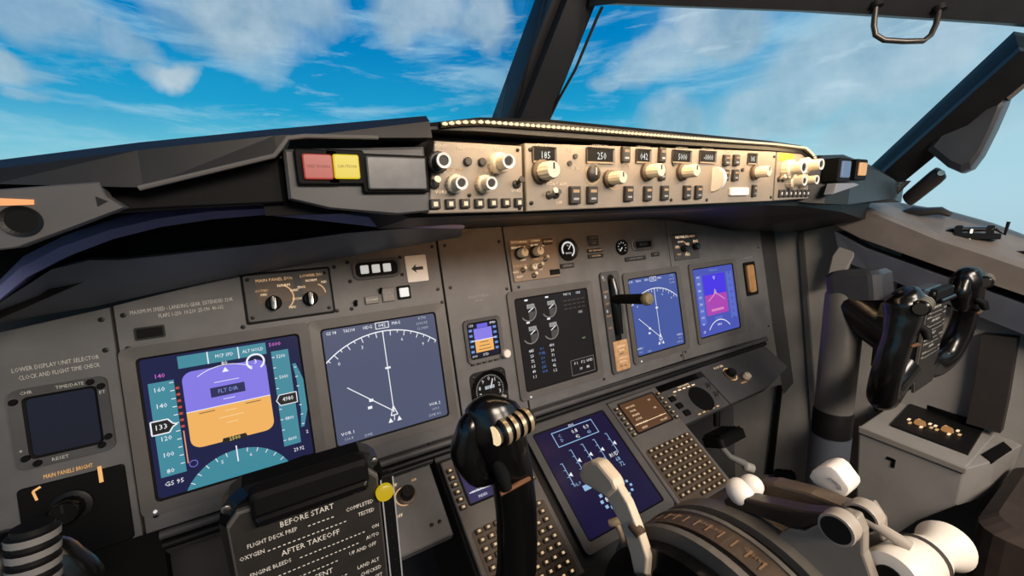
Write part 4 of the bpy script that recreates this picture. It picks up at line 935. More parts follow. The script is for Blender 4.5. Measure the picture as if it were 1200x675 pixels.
t = wthing('wall_fastener', 'small pale quarter-turn fastener on the wall left of the black console panel', 'fastener', q_); b = MB(t, True); b.lathe([(.011, 0), (.009, .004)], q_, (-1, 0, 0), METAL, 14); b.obj('rim'); b = MB(t, True); b.lathe([(.006, 0), (.005, .007)], q_, (-1, 0, 0), CASE, 12); b.obj('stud')

# seat edge bottom right
t = wthing('crew_seat', 'dark brown seat edge in shadow at the bottom right corner', 'seat', (.62, -.72, -.6))
SB = mat('seat_brown', (58, 48, 42), .8, var=.2, bump=.2)
b = MB(t, True); b.T = b.T @ Matrix.Translation((.62, -.74, 0)); b.prism(rr(.14, .0, .34, .56, .04), -.62, -.33, SB, .02); b.obj('cushion')
b = MB(t, True); b.box((.76, -.74, -.735), (.26, .40, .23), CASE); b.obj('pedestal')

# grab handle, sun visor pod, window crank
b = MB(); pts = [on_x(1026, 8, .470), on_x(1024, 30, .470), on_x(1026, 41, .473), on_x(1036, 47, .482), on_x(1060, 48.5, .505), on_x(1082, 48, .53), on_x(1091, 41, .541), on_x(1097, 28, .55), on_x(1100, 12, .555)]
b.tube(pts, .0042, DMETAL, 10)
for p in (pts[0], pts[-1]): b.lathe([(.010, -.004), (.010, .004)], p + Vector((0, 0, .002)), (0, .3, 1), CASE, 12)
b.own('grab_handle', pts[0], 'metal U-shaped grab handle hanging from the header above the right windscreen', 'grab handle')
b = MB()
poly_ = [(1086, 176), (1110, 146), (1136, 110), (1168, 92), (1184, 104), (1178, 122), (1166, 150), (1150, 182), (1138, 198), (1126, 203), (1110, 196)]
P_ = [on_x(x, y, .80) for x, y in poly_]; n = len(P_); cen = sum(P_, Vector()) / n
sec = [[cen + (p - cen) * s_ + Vector((dx, 0, 0)) for p in P_] for s_, dx in ((.80, -.012), (.97, -.006), (1, .004), (1, .03), (.9, .042))]
loft(b, sec, mat('visor_grey', (52, 52, 56), .38, var=.12, scale=30), True, False)
b.own('sun_visor', cen, 'dark grey rounded sun visor bracket hanging off the right window post', 'sun visor')
b = MB(); loft(b, [[on_x(x, y, X) for x, y in ((1168, 104), (1183, 118), (1250, 62), (1235, 45))] for X in (.79, .82)], mat('post_liner', (92, 88, 86), .45, var=.1)); b.own('trim_9', kind='structure')
b = MB(); a_ = on_x(1064, 234, .86); c_ = on_x(1102, 203, .83); b.tube([a_, a_.lerp(c_, .15), a_.lerp(c_, .85), c_, c_ + (c_ - a_) * .04], [.018, .019, .0195, .018, .010], mat('crank_grey', (66, 62, 58), .4, metal=.2), 14, .6); b.lathe([(.006, 0), (.006, .004)], c_ + Vector((-.012, -.004, 0)), (-1, -.3, 0), METAL, 10)
b.own('window_crank', a_, 'stubby dark metal window crank arm at the foot of the right post', 'window crank')
b = MB(); b.tube([on_x(1040, 222, .84), on_x(1052, 214, .84), on_x(1064, 212, .84), on_x(1050, 226, .84)], [.006, .007, .006, .005], METAL, 10); b.lathe([(.008, 0), (.008, .006)], on_x(1048, 221, .835), (-1, 0, 0), DMETAL, 12)
b.own('hinge_fitting', None, 'small silvery hinge fitting where glareshield meets the right post', 'hinge')
b = MB(); q0 = on_x(1082, 248, .98); b.tube([q0 + Vector((0, .05, -.006)), q0 + Vector((0, .02, .004)), q0, q0 + Vector((0, -.03, .002)), q0 + Vector((0, -.05, -.008))], [.006, .011, .012, .011, .006], DMETAL, 12, .7)
b.own('window_catch', q0, 'low rounded dark catch on the sill just behind the window crank', 'catch')
t = wthing('window_latch', 'black and metal window latch assembly standing on the right sill', 'latch', on_x(1135, 282, .95))
q0 = on_x(1138, 274, .94)
b = MB(t, True); b.T = b.T @ Matrix.Translation(q0) @ Matrix.Rotation(radians(8), 4, 'Z')
b.box((0, -.01, -.004), (.03, .07, .012), CASE, .002); b.box((0, .02, .006), (.02, .012, .026), CASE, .002); b.box((0, -.028, .006), (.02, .012, .028), CASE, .002); b.obj('bracket')
b = MB(t, True); b.T = b.T @ Matrix.Translation(q0); b.tube([(0, .028, .010), (0, -.034, .012)], .006, METAL, 10); b.tube([(-.004, .0, .010), (-.010, .0, -.014)], .005, METAL, 8); b.obj('pin', 'shiny pin')
b = MB(t, True); b.T = b.T @ Matrix.Translation(q0); b.tube([(0, .024, .010), (-.012, .050, -.002), (-.01, .06, -.012)], [.004, .005, .003], BLACK, 8); b.tube([(0, -.034, .012), (0, -.05, .0), (0, -.052, .028)], [.003, .003, .003], BLACK, 8); b.obj('lever')

# ================================================================== CONTROL COLUMNS / YOKES
cc = wthing('control_column', 'grey cylindrical control column rising behind the far yoke', 'control column', (.53, -.275, -.7))
b = MB(cc, True)
b.lathe([(.036, 0), (.036, .42), (.0345, .43), (.0345, .445)], (.530, -.262, -.67), (0, .018, 1), mat('column_blue', (74, 80, 90), .45, var=.08, scale=10), 28); b.obj('lower_tube', 'blue-grey lower tube')
b = MB(cc, True); b.lathe([(.0345, 0), (.0345, .05), (.033, .055), (.033, .30), (.028, .31)], (.527, -.256, -.245), (0, .018, 1), mat('column_grey', (92, 90, 88), .4, var=.08), 28, [CASE, CASE, MATS['column_grey'], MATS['column_grey'], CASE]); b.obj('upper_tube')
b = MB(cc, True); b.T = b.T @ Matrix.Translation((.535, -.265, .085)) @ Matrix.Rotation(radians(-10), 4, 'X'); b.prism(rr(0, 0, .075, .09, .018), -.035, .02, mat('head_grey', (50, 51, 56), .4, var=.1), .008); b.obj('head')

def yoke(name, label, loc, texts, hb=-.10, hd=0., nk=0.):
    r = wthing(name, label, 'control yoke', loc)
    b = MB(r)
    hub = [(-.038, hb - .02), (.038, hb - .02), (.053, hb), (.056, .032), (.0535, .042), (.048, .049), (.040, .054), (-.040, .054), (-.048, .049), (-.0535, .042), (-.056, .032), (-.053, hb)]
    RX = Matrix.Rotation(radians(90), 4, 'X')      # local xy -> xz, +n -> -y
    b.T = b.T @ RX; b.prism(hub, -.026, -.004, GLOSS, .006); b.prism([(-.038, hb + .01), (.038, hb + .01), (.045, -.015 + nk), (.034, .008 + nk), (-.034, .008 + nk), (-.045, -.015 + nk)], -.065, -.026, GLOSS, .008); b.obj('hub')
    b = MB(r); b.tube([(0, .050, -.045 + nk), (0, .08, -.03 + nk), (0, .13, .0 + nk)], [.036 + nk, .038 + nk * .5, .034], GLOSS, 18); b.obj('neck')
    # checklist plate
    b = MB(r); b.T = b.T @ RX
    b.prism([(-.044, hb - .018), (.044, hb - .018), (.0505, hb), (.0505, .034), (.044, .042), (-.044, .042), (-.0505, .034), (-.0505, hb)], -.004, .0005, mat('plate_rim', (78, 76, 74), .5), .0008)
    b.prism([(-.042, hb - .015), (.042, hb - .015), (.0488, hb + .002), (.0488, .032), (.042, .040), (-.042, .040), (-.0488, .032), (-.0488, hb + .002)], .0004, .0012, mat('plate_black', (38, 36, 34), .5, var=.2, scale=80), 0)
    z = .022
    TI = mat('plate_ink', (222, 220, 212), .6)
    for t_ in texts:
        if t_[0] == '#': b.text(t_[1:], -.002, z, .0064, .0015, TI, 0, .85)
        else:
            l_, r_ = t_.split('|'); b.text(l_, -.047 + len(l_) * .00135, z, .0047, .0015, TI, 0, .78); b.text(r_, .047 - len(r_) * .0014, z, .0047, .0015, TI, 0, .78)
            x0 = -.047 + len(l_) * .0027 + .002; x1 = .047 - len(r_) * .0028 - .002; k = int((x1 - x0) / .0032)
            for i in range(k): b.rect(x0 + i * .0032, z - .0012, .0017, .0008, .0015, TI)
        z -= .0078
    b.obj('checklist_plate', 'black checklist plate with white lettering')
    b = MB(r); b.T = b.T @ RX; b.prism(rr(.004, .044, .078, .022, .004), -.004, .008, BLACK, .003); b.prism(rr(.004, .036, .074, .008, .002), .0, .013, GLOSS, .002); b.obj('chart_clip', 'black spring clip')
    for sx in (-1, 1): b = MB(r); b.lathe([(.003, 0), (.003, .0015), (.002, .002)], (sx * .048, -.004, .050), (0, -1, 0), METAL, 10); b.obj('screw')
    for sx in (-1, 1):
        b = MB(r)
        path_ = [(.040, .02, -.085 - hd), (.075, .022, -.108 - hd), (.115, .018, -.118 - hd), (.155, .010, -.104 - hd), (.176, .004, -.070 - hd), (.178, 0, -.035 - hd * .4), (.172, -.002, -.005), (.164, -.002, .022), (.158, .0, .045), (.156, .004, .060), (.158, .01, .068)]
        rad_ = [.024, .022, .021, .020, .019, .0185, .0185, .0215, .025, .022, .010]
        sp_, sr_ = spline([(sx * x, y, z_) for x, y, z_ in path_], rad_)
        b.tube(sp_, sr_, GLOSS, 24, 1.15, up=(0, 1, 0)); b.obj('horn')
        b = MB(r); sp_, sr_ = spline([(sx * .143, .004, .064), (sx * .134, .002, .048), (sx * .130, .002, .026), (sx * .138, 0, .004), (sx * .154, 0, -.010)], [.006, .014, .017, .014, .006]); b.tube(sp_, sr_, GLOSS, 18, .9); b.obj('thumb_rest')
        b = MB(r)
        V_ = [(.0085, -.020), (.0105, -.018)]
        for k in range(4): h_ = -.016 + k * .0085; V_ += [(.0120, h_), (.0120, h_ + .004), (.0095, h_ + .0048), (.0095, h_ + .008)]
        ms = [GLOSS]
        for k in range(4): ms += [CASE, DMETAL, CASE, CASE]
        bc_, ba_ = ((sx * .164 + .004, -.020, .050), (1, .15, .05)) if (sx > 0 or loc[0] > 0) else ((-.120, -.038, .080), (.10, .15, 1))
        RM_ = mat('ridge_gold', (176, 158, 130), .35, metal=.5)
        ms = [(RM_ if (sx > 0 or loc[0] > 0) else mat('pale_ridge', (112, 111, 110), .45)) if q_ is DMETAL else q_ for q_ in ms]
        if not (sx > 0 or loc[0] > 0): V_ = [(r_ * .8, h_ * .85) for r_, h_ in V_]
        b.lathe(V_, bc_, ba_, CASE, 18, ms + [GLOSS])
        if sx > 0 or loc[0] > 0: b.lathe([(.0085, 0), (.0085, .0015)], (sx * .164 - .018, -.0235, .0488), (-1, -.15, -.05), mat('warm_lens', (255, 226, 180), .4, emit=.9 if (sx > 0 and loc[0] < 0) else .12) if (sx > 0 and loc[0] < 0) else DMETAL, 14)  # near disc is no lamp; its glow stands in for light on it
        b.obj('trim_switch', 'ridged trim switch barrel')
        b = MB(r); b.tube([(sx * .150, -.016, .016), (sx * .150, -.026, .010), (sx * .152, -.030, -.002)], [.006, .007, .005], BLACK, 10); b.obj('trigger')
        b = MB(r); b.tube([(sx * .150, -.0205, -.012), (sx * .166, -.0225, -.008), (sx * .182, -.020, -.009)], [.0022, .0026, .0022], mat('copper_trim', (120, 84, 58), .4, metal=.4), 8); b.obj('grip_ring', 'thin coppery ring')
    return r
ck = yoke('control_yoke', 'black control yoke with checklist plate and yellow marker in the near foreground', (-.443, -.285, .0),
     ['#BEFORE START', 'FLIGHT DECK PREP|COMPLETED', 'OXYGEN|TESTED', '#AFTER TAKEOFF', 'ENGINE BLEEDS|ON', 'PACKS|AUTO', 'LANDING GEAR|UP AND OFF', '#DESCENT', 'PRESSURIZATION|LAND ALT', 'RECALL|CHECKED', 'AUTOBRAKE|SET', '#LANDING', 'ENGINE START|CONT', 'SPEEDBRAKE|ARMED', 'LANDING GEAR|DOWN'], hb=-.16, hd=.07, nk=-.022)
b = MB(ck); RX = Matrix.Rotation(radians(90), 4, 'X'); b.T = b.T @ RX
b.prism(rr(.0565, -.052, .0105, .17, .003), -.004, .003, BLACK, .001); b.rect(.0517, -.052, .0011, .166, .0034, INKG); b.rect(.0612, -.052, .0011, .166, .0034, INKG)
for k in range(14): b.rect(.0565, .02 - k * .011, .0014, .0012, .0034, SCR)
b.obj('slider_track', 'slim black slider track')
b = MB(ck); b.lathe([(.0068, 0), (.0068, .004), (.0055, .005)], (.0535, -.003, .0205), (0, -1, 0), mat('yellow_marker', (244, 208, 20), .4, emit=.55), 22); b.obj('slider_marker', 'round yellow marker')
yoke('control_yoke', 'black control yoke on the far right seen edge-on before the grey column', (.53, -.380, .034),
     ['#BEFORE START', 'OXYGEN|TESTED', 'WINDOWS|LOCKED', '#AFTER TAKEOFF', 'PACKS|AUTO', 'FLAPS|UP', '#DESCENT', 'RECALL|CHECKED', 'AUTOBRAKE|SET', '#LANDING', 'SPEEDBRAKE|ARMED', 'FLAPS|SET'], hb=-.11, hd=.0, nk=.012)

# rudder pedals below the panel, right
for i, (x, y, Y, l) in enumerate(((848, 512, -.06, 'black rudder pedal with a pale link arm hanging under the right lower panel'), (925, 553, .0, 'low black rudder pedal on the dark footwell floor behind the white lever caps'))):
    q0 = on_y(x, y, Y); t = wthing('rudder_pedal', l, 'rudder pedal', q0)
    b = MB(t); b.T = b.T @ Matrix.Rotation(radians(-25), 4, 'X'); b.prism(rr(0, 0, .10, .06, .012), -.012, .012, CASE, .004)
    for k in range(5): b.box((0, -.022 + k * .011, .014), (.08, .004, .004), BLACK)
    b.obj('foot_plate')
    b = MB(t); b.tube([(-.03, .0, .0), (-.02, -.03, -.03), (.012, -.05, -.05)], [.008, .007, .009], mat('link_grey', (120, 122, 122), .5), 10); b.tube([(.0, .02, .02), (.01, .03, .08)], .008, CASE, 10); b.obj('link_arm', 'pale link arm')
    if i == 0: b = MB(t); b.lathe([(.006, -.014), (.011, -.011), (.011, .009), (.006, .013)], (.018, -.058, -.058), (.8, -.5, -.4), mat('link_white', (176, 174, 170), .5), 14); b.obj('end_cap', 'pale end cap')

# ================================================================== THROTTLE QUADRANT
QY, QZ = -.418, -.188
tq = wthing('throttle_quadrant', 'brown-black throttle quadrant hump with curved slots and gold markings', 'throttle quadrant', (0, QY, QZ - .3))
def qband(b, x0, x1, r, m, a0=-40, a1=190, th=.05, seg=40):
    V = []; F = []
    for i in range(seg + 1):
        a = radians(a0 + (a1 - a0) * i / seg)
        for X, R_ in ((x0, r), (x1, r), (x1, r - th), (x0, r - th)): V.append((X, QY + R_ * cos(a), QZ + R_ * sin(a)))
    for i in range(seg):
        for k in range(4): F.append((i * 4 + k, i * 4 + (k + 1) % 4, i * 4 + 4 + (k + 1) % 4, i * 4 + 4 + k))
    F += [(0, 1, 2, 3), (seg * 4 + 3, seg * 4 + 2, seg * 4 + 1, seg * 4)]
    b.add(V, F, m)
QB = mat('quadrant_brown', (74, 62, 52), .42, var=.15, scale=40); QG = mat('quadrant_grey', (98, 94, 88), .4, var=.1)
b = MB(tq, True)
for x0, x1, r_, m_ in ((-.140, -.132, .1235, QG), (-.132, -.124, .1195, BLACK), (-.124, -.098, .1215, QB), (-.098, -.093, .1235, QG), (-.093, -.080, .114, BLACK), (-.080, -.060, .1225, QG), (-.060, -.050, .114, BLACK), (-.050, -.01, .112, QB), (-.01, .140, .060, QB)):
    qband(b, x0, x1, r_, m_)
b.box((0, QY - .14, QZ - .19), (.278, .50, .20), QB); b.box((-.03, QY, QZ - .08), (.2, .17, .10), BLACK)
b.obj('housing')
b = MB(tq, True)
def onq(a, x, r=.1222): return Matrix.Translation((x, QY + r * cos(radians(a)), QZ + r * sin(radians(a)))) @ Matrix.Rotation(radians(a - 90), 4, 'X')
Tb = b.T.copy()
for a in range(30, 130, 6):
    b.T = Tb @ onq(a, -.112); b.rect(0, 0, .012, .0018, .0004, E('scale_gold', (150, 110, 74), .8))
for a, tx in ((60, 'FLIGHT'), (80, 'DETENT'), (100, 'ARMED'), (118, 'DOWN')):
    b.T = Tb @ onq(a, -.109); b.text(tx, 0, .004, .006, .0006, E('scale_gold', (150, 110, 74), .8), radians(90))
b.obj('scale_marks', 'gold scale markings')
# stabiliser trim wheel
WY, WZ = -.425, -.208
tw = MB(tq, True); tw = b = MB(tq, True); b.lathe([(.02, -.012), (.090, -.012), (.102, -.016), (.109, -.012), (.111, -.002), (.111, .004), (.107, .012), (.02, .012)], (-.172, WY, WZ), (1, 0, 0), GLOSS, 72); b.obj('trim_wheel', 'large glossy black wheel')
b = MB(tq, True)
b.tube([(-.186, WY + .107 * cos(radians(a)), WZ + .107 * sin(radians(a))) for a in range(0, 361, 5)], .0022, DMETAL, 8); b.obj('rim_band', 'thin bright rim band')
b = MB(tq, True); QYs, QZs = QY, QZ; QY, QZ = WY + .006, WZ + .008
qband(b, -.157, -.142, .1215, GLOSS); b.obj('trim_indicator')
b = MB(tq, True); Tb = b.T.copy()
for a, tx in ((98, 'E'), (104, 'F'), (122, 'T'), (128, 'H'), (140, 'I')):
    b.T = Tb @ onq(a, -.1495, .1217); b.text(tx, 0, 0, .016, .0004, E('mark_pale', (226, 178, 132), .95), radians(0))
b.obj('block_marks', 'pale block marks'); QY, QZ = QYs, QZs
# speed brake lever
sb = wthing('speed_brake_lever', 'ivory speed brake lever with blunt slanted head in front of the violet display', 'lever', on_x(757, 640, -.11))
slabx('shaft', [(718, 562), (735, 590), (746, 618), (758, 655), (756, 680), (744, 680), (738, 650), (729, 618), (710, 583)], -.165, .010, mat('lever_ivory', (214, 200, 178), .4, var=.05), sb, .002)
slabx('handle', [(677, 556), (681, 545), (692, 540), (700, 542), (717, 563), (722, 575), (711, 585), (694, 574), (682, 567)], -.168, .016, MATS['lever_ivory'], sb, .004)
q0 = on_x(743, 622, -.166); b = MB(sb, True); b.tube([q0 + Vector((.004, .006, .002)), q0 + Vector((.004, -.006, -.002))], .0062, BROWN, 10); b.obj('collar')
t = wthing('parking_brake_lever', 'short slim tan lever left of the speed brake lever', 'lever', on_x(732, 645, -.15))
b = MB(t, True); b.tube([on_x(735, 650, -.145), on_x(728, 625, -.145), on_x(722, 612, -.145)], [.0035, .003, .0035], mat('tan_lever', (140, 122, 100), .45), 10); b.tube([on_x(714, 613, -.150), on_x(722, 612, -.145), on_x(732, 607, -.135)], [.004, .005, .004], MATS['tan_lever'], 10); b.obj('lever')

# thrust levers
tl = wthing('thrust_lever', 'grey plated thrust lever with dark reverse arm and round white knob', 'thrust lever', on_x(940, 650, -.06))
LG = mat('lever_grey', (140, 132, 122), .42, var=.08, scale=30)
slabx('side_plate', [(868, 646), (895, 636), (924, 620), (942, 623), (986, 600), (1004, 606), (1012, 625), (1012, 650), (1030, 700), (890, 700)], -.068, .012, LG, tl, .002)
slabx('reverse_arm', [(846, 586), (858, 580), (890, 589), (940, 600), (985, 604), (978, 614), (930, 622), (905, 612), (868, 600), (850, 594)], -.066, .020, mat('arm_dark', (52, 44, 38), .4, var=.15), tl, .003)
b = MB(tl, True)
k0 = on_x(868, 577, -.055)
b.blob(k0, (.4, -.5, .8), .0150, .0125, WHITE); b.blob(k0 + Vector((.012, -.004, .006)), (.3, -.2, .9), .0115, .0105, WHITE); b.obj('reverse_knob', 'round white knob')
def ring(root, x, y, X, r=.0125):
    c_ = on_x(x, y, X); b = MB(root, True)
    V = [(r * .80, -.007), (r, -.007), (r * 1.04, -.005), (r * .94, -.002), (r * 1.04, .003), (r, .007), (r * .80, .007)]
    b.lathe(V, c_, (1, 0, 0), mat('ring_ivory', (168, 158, 146), .35), 28); b.lathe([(r * .86, -.0074), (r * .84, -.0070)], c_, (1, 0, 0), CASE, 24); b.obj('pivot_ring')
    return c_
ring(tl, 984, 617, -.074)
tl2 = wthing('thrust_lever', 'thrust lever with blocky white cap and big flared white handle at bottom right', 'thrust lever', on_x(1010, 640, -.02))
slabx('side_plate', [(990, 600), (1020, 590), (1034, 612), (1040, 700), (1000, 700)], -.022, .012, LG, tl2, .002)
slabx('reverse_arm', [(884, 566), (905, 566), (950, 578), (985, 592), (1010, 596), (1000, 608), (960, 600), (900, 588)], -.020, .020, mat('arm_brown', (96, 84, 72), .4, var=.15), tl2, .003)
ring(tl2, 1012, 604, -.030)
P_ = [on_x(x, y, 0) for x, y in ((947, 559), (950, 553), (957, 548), (966, 546), (973, 547), (980, 552), (994, 571), (995, 576), (991, 582), (985, 585), (978, 584), (952, 566))]; cen = sum(P_, Vector()) / 12
b = MB(tl2, True); loft(b, [[cen + (p - cen) * s_ + Vector((dx, 0, 0)) for p in P_] for s_, dx in ((.82, .0), (.95, .001), (1, .004), (1, .024), (.95, .027), (.82, .028))], WHITE, True, True); b.obj('lever_cap', 'blocky white cap')
q0 = on_x(978, 566, -.0008); 
b = MB(tl2, True); b.tube([q0 + Vector((0, .004, .003)), q0 + Vector((0, -.004, .0)), q0 + Vector((0, -.006, -.004))], .0005, mat('mark_grey', (110, 108, 106), .5), 6); b.obj('cap_mark')
# main handle: barrel across both levers
th = tl2
A_ = on_x(1042, 678, -.056); B_ = on_x(1110, 638, .050); ax_ = (B_ - A_); L_ = ax_.length
b = MB(tl, True); WI = mat('handle_white', (232, 224, 212), .33, var=.03)
b.lathe([(.012, .0), (.0185, .001), (.0205, .006), (.0200, L_ * .30), (.0195, L_ * .45), (.0185, L_ * .47)], A_, ax_, WI, 32); b.obj('handle', 'white handle')
b = MB(th, True); b.lathe([(.0195, L_ * .49), (.0185, L_ * .56), (.0145, L_ * .68), (.0145, L_ * .78), (.0185, L_ * .90), (.0205, L_ * .95), (.0195, L_ * .99), (.014, L_)], A_, ax_, WI, 32); b.obj('handle', 'white flared handle')
b = MB(th, True); b.lathe([(.0205, L_ * .468), (.0205, L_ * .492)], A_, ax_, DMETAL, 32); b.obj('joint_band', 'thin grey joint band')
b = MB(tl, True); b.lathe([(.0095, -.002), (.0095, .002)], A_, ax_, BLACK, 20); b.obj('thumb_button', 'dark round end button')
b = MB(th, True); b.tube([on_x(1000, 600, -.035), on_x(1032, 619, -.035), on_x(1066, 641, -.03)], [.0042, .0044, .0050], MATS['ring_ivory'], 12, .8); b.obj('stem', 'ivory stem')
b = MB(th, True); b.tube([on_x(988, 634, -.055), on_x(990, 645, -.055), on_x(1000, 662, -.055), on_x(1020, 676, -.055), on_x(1040, 690, -.055)], .0028, MATS['ring_ivory'], 10); b.obj('curved_link', 'thin curved ivory link')
t = wthing('fuel_cutoff_knob', 'tiny black knob half hidden between the lever plates at the bottom', 'knob', on_x(1010, 655, .02))
b = MB(t, True); b.lathe([(.008, 0), (.010, .004), (.006, .014), (.009, .018), (.001, .022)], on_x(1010, 660, .02), (0, -.2, 1), BLACK, 16); b.obj('knob')

# ================================================================== SKY
w = bpy.data.worlds.new('sky'); SC.world = w; w.use_nodes = True; nt = w.node_tree
for nn in list(nt.nodes): nt.nodes.remove(nn)
N = nt.nodes.new; Lk = nt.links.new
def M_(op, a, c=None, clamp=False):
    m = N('ShaderNodeMath'); m.operation = op; m.use_clamp = clamp
    for i, v in enumerate((a, c)):
        if v is None: continue
        if isinstance(v, (int, float)): m.inputs[i].default_value = v
        else: Lk(v, m.inputs[i])
    return m.outputs[0]
def VM(op, a, c=None):
    m = N('ShaderNodeVectorMath'); m.operation = op
    for i, v in enumerate((a, c)):
        if v is None: continue
        if isinstance(v, (tuple, list, Vector)): m.inputs[i].default_value = tuple(v)
        else: Lk(v, m.inputs[i])
    return m
def ramp(f, stops):
    r = N('ShaderNodeValToRGB'); el = r.color_ramp.elements
    while len(el) < len(stops): el.new(.5)
    for e, (p, c) in zip(el, stops): e.position = p; e.color = c if len(c) == 4 else lin(c)
    Lk(f, r.inputs['Fac']); return r.outputs['Color']
def mixc(f, a, c):
    m = N('ShaderNodeMix'); m.data_type = 'RGBA'; m.clamp_factor = True
    Lk(f, m.inputs[0]); Lk(a, m.inputs[6])
    if isinstance(c, tuple): m.inputs[7].default_value = c
    else: Lk(c, m.inputs[7])
    return m.outputs[2]
tc = N('ShaderNodeTexCoord'); D = tc.outputs['Generated']
nz = VM('NORMALIZE', D).outputs[0]
sep = N('ShaderNodeSeparateXYZ'); Lk(nz, sep.inputs[0])
X_, Y_, Z_ = sep.outputs
el_ = M_('ARCSINE', Z_); az = M_('ARCTAN2', X_, Y_)
def noise(vec, sc, det=6, rough=.55, dist=0., scl=(1, 1, 1), off=(0, 0, 0)):
    mp_ = N('ShaderNodeMapping'); mp_.inputs['Scale'].default_value = scl; mp_.inputs['Location'].default_value = off; Lk(vec, mp_.inputs[0])
    n_ = N('ShaderNodeTexNoise'); n_.inputs['Scale'].default_value = sc; n_.inputs['Detail'].default_value = det; n_.inputs['Roughness'].default_value = rough; n_.inputs['Distortion'].default_value = dist
    Lk(mp_.outputs[0], n_.inputs[0]); return n_.outputs['Fac']
cmb = N('ShaderNodeCombineXYZ'); Lk(az, cmb.inputs[0]); Lk(el_, cmb.inputs[1]); AE = cmb.outputs[0]
# elevation gradient, deep blue aloft and pale turquoise haze by the horizon
elw = M_('ADD', el_, M_('MULTIPLY', M_('SUBTRACT', noise(AE, 2.2, 3), .5), .10))
base = ramp(M_('MULTIPLY', elw, 1.25), [(0., (184, 218, 226)), (.10, (158, 212, 224)), (.17, (96, 190, 216)), (.26, (30, 160, 208)), (.44, (0, 130, 196)), (1., (0, 100, 170))])
# paler towards the right (east) side
side = M_('MULTIPLY', M_('SUBTRACT', az, .80), 1.3, True)
base = mixc(M_('MULTIPLY', side, .85), base, lin((176, 214, 230)))
left = M_('MULTIPLY', M_('SUBTRACT', -.22 if False else M_('MULTIPLY', az, -1.), .05), 1.6, True)
hz = M_('MULTIPLY', left, M_('SUBTRACT', 1., M_('MULTIPLY', el_, 4.2), True), True)
base = mixc(M_('MULTIPLY', hz, .8), base, lin((176, 216, 222)))
# streaks, long in azimuth
s1 = noise(AE, 3.2, 8, .62, .4, (1.0, 5.2, 1), (3.1, 1.7, 0))
s1 = ramp(s1, [(.50, (0, 0, 0, 1)), (.66, (1, 1, 1, 1))])
col = mixc(M_('MULTIPLY', s1, .5), base, lin((176, 216, 234)))
# soft grey-white cumulus at chosen directions
wob = VM('SCALE', VM('SUBTRACT', N('ShaderNodeTexNoise').outputs['Color'], (.5, .5, .5)).outputs[0])
tn = [n_ for n_ in nt.nodes if n_.bl_idname == 'ShaderNodeTexNoise'][-1]; tn.inputs['Scale'].default_value = 6.; tn.inputs['Detail'].default_value = 7; Lk(nz, tn.inputs[0]); wob.inputs['Scale'].default_value = .16
wd = VM('ADD', nz, wob.outputs[0]).outputs[0]
acc = None
for (px_, py_, rad_, st_, amp) in ((285, 25, .125, .8, .80), (340, 5, .10, .8, .7), (490, 5, .12, .7, .7), (560, 25, .09, .7, .7), (192, 76, .050, .9, .9), (150, 40, .055, .8, .55), (60, 8, .085, .7, .6), (15, 82, .06, .8, .75), (128, 60, .03, .8, .5), (60, 122, .028, .5, .45),
                               (770, 70, .10, .9, .6), (835, 35, .11, .8, .75), (725, 90, .05, .9, .5), (960, 95, .13, .7, .6), (1060, 60, .17, .6, .65), (800, 145, .10, .6, .6), (1090, 130, .13, .5, .4), (900, 130, .10, .7, .6), (1010, 150, .08, .4, .45)):
    d = ray(px_, py_).normalized()
    sb_ = VM('SUBTRACT', wd, tuple(d))
    mm = VM('MULTIPLY', sb_.outputs[0], (1, 1, 1.55)); ln = VM('LENGTH', mm.outputs[0]).outputs['Value']
    v = M_('MULTIPLY', M_('MULTIPLY', M_('SUBTRACT', rad_, ln), 1 / rad_ * 2.2, True), amp)
    acc = v if acc is None else M_('MAXIMUM', acc, v)
shade = noise(nz, 9., 5, .6)
cc_ = ramp(shade, [(.35, (146, 176, 194)), (.65, (194, 212, 222))])
col = mixc(acc, col, cc_)
s2 = noise(AE, 5.0, 8, .6, .3, (1.0, 4.2, 1), (7.7, 4.2, 0)); s2 = ramp(s2, [(.60, (0, 0, 0, 1)), (.72, (1, 1, 1, 1))])
col = mixc(M_('MULTIPLY', s2, .55), col, lin((206, 232, 242)))
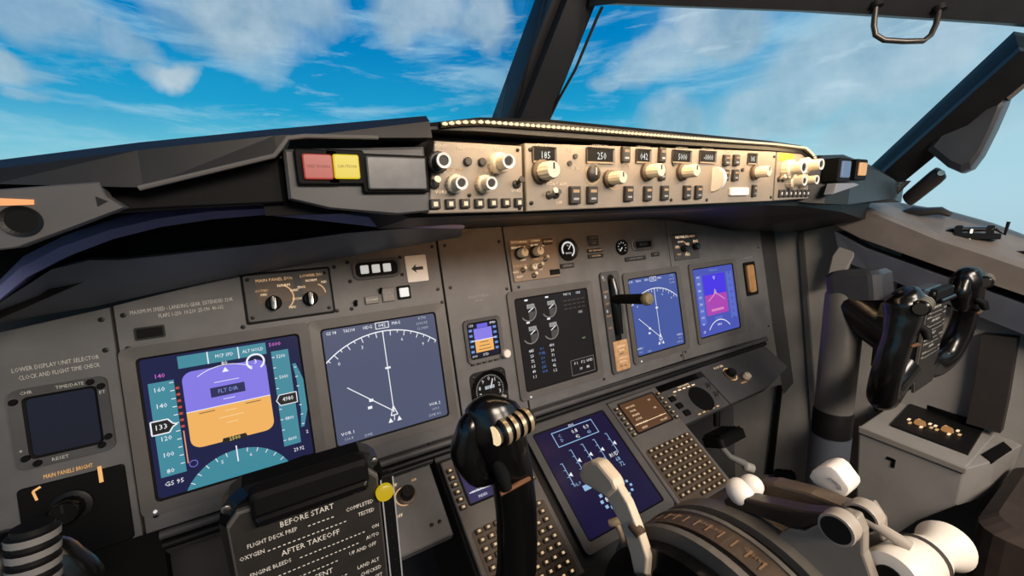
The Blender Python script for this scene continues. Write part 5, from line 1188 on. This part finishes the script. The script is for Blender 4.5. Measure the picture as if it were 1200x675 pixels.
# below the horizon: pale haze
col = mixc(M_('MULTIPLY', M_('SUBTRACT', 0., el_), 8., True), col, lin((170, 200, 210)))
bg = N('ShaderNodeBackground'); Lk(col, bg.inputs[0]); bg.inputs[1].default_value = 1.0
wo = N('ShaderNodeOutputWorld'); Lk(bg.outputs[0], wo.inputs[0])

# ================================================================== LIGHTS
def area(name, loc, to, w_, h_, pw, rgb, spread=180):
    l = bpy.data.lights.new(name, 'AREA'); l.shape = 'RECTANGLE'; l.size = w_; l.size_y = h_; l.energy = pw; l.color = lin(rgb)[:3]; l.spread = radians(spread)
    o = bpy.data.objects.new(name, l); COL.objects.link(o); o.location = loc
    o.rotation_euler = (Vector(to) - Vector(loc)).to_track_quat('-Z', 'Y').to_euler(); return o
area('dome_lamp', (-.15, -1.35, .66), (.1, -.1, -.1), .5, .3, 18.0, (255, 236, 216))  # both fills are unseen, added behind the camera to brighten the interior
area('dome_lamp', (.45, -1.2, .68), (.6, -.2, -.2), .4, .3, 12., (255, 240, 226))
area('flood_strip', (.02, -.262, .328), (.02, -.232, .262), .62, .008, .6, (255, 214, 160))
area('panel_flood', (-.02, -.17, .234), (-.02, .03, .16), .46, .03, .55, (255, 186, 116))
SC.view_settings.view_transform = 'Standard'; SC.view_settings.look = 'None'; SC.view_settings.gamma = 1; SC.view_settings.exposure = 0; SC.view_settings.use_curve_mapping = False
bpy.context.view_layer.update()

GROUPS = {'annunciator': 'annunciator lights on the main panel and shield', 'keypad_unit': 'keypad units in the centre stand', 'control_yoke': 'control yokes', 'navigation_display': 'compass arc displays',
          'flight_display': 'flight displays', 'toggle_switch': 'small toggles left of the compass display', 'selector_panel': 'display selector panels', 'lower_panel': 'lower knob panels', 'thrust_lever': 'thrust levers',
          'rudder_pedal': 'rudder pedals', 'flight_instrument_control_panel': 'end control panels on the glareshield', 'master_caution_light': 'caution lights on the glareshield'}
for o in list(SC.objects):
    if o.parent is None and 'label' in o.keys():
        k = o.name.split('.')[0]
        if k in GROUPS: o['group'] = GROUPS[k]
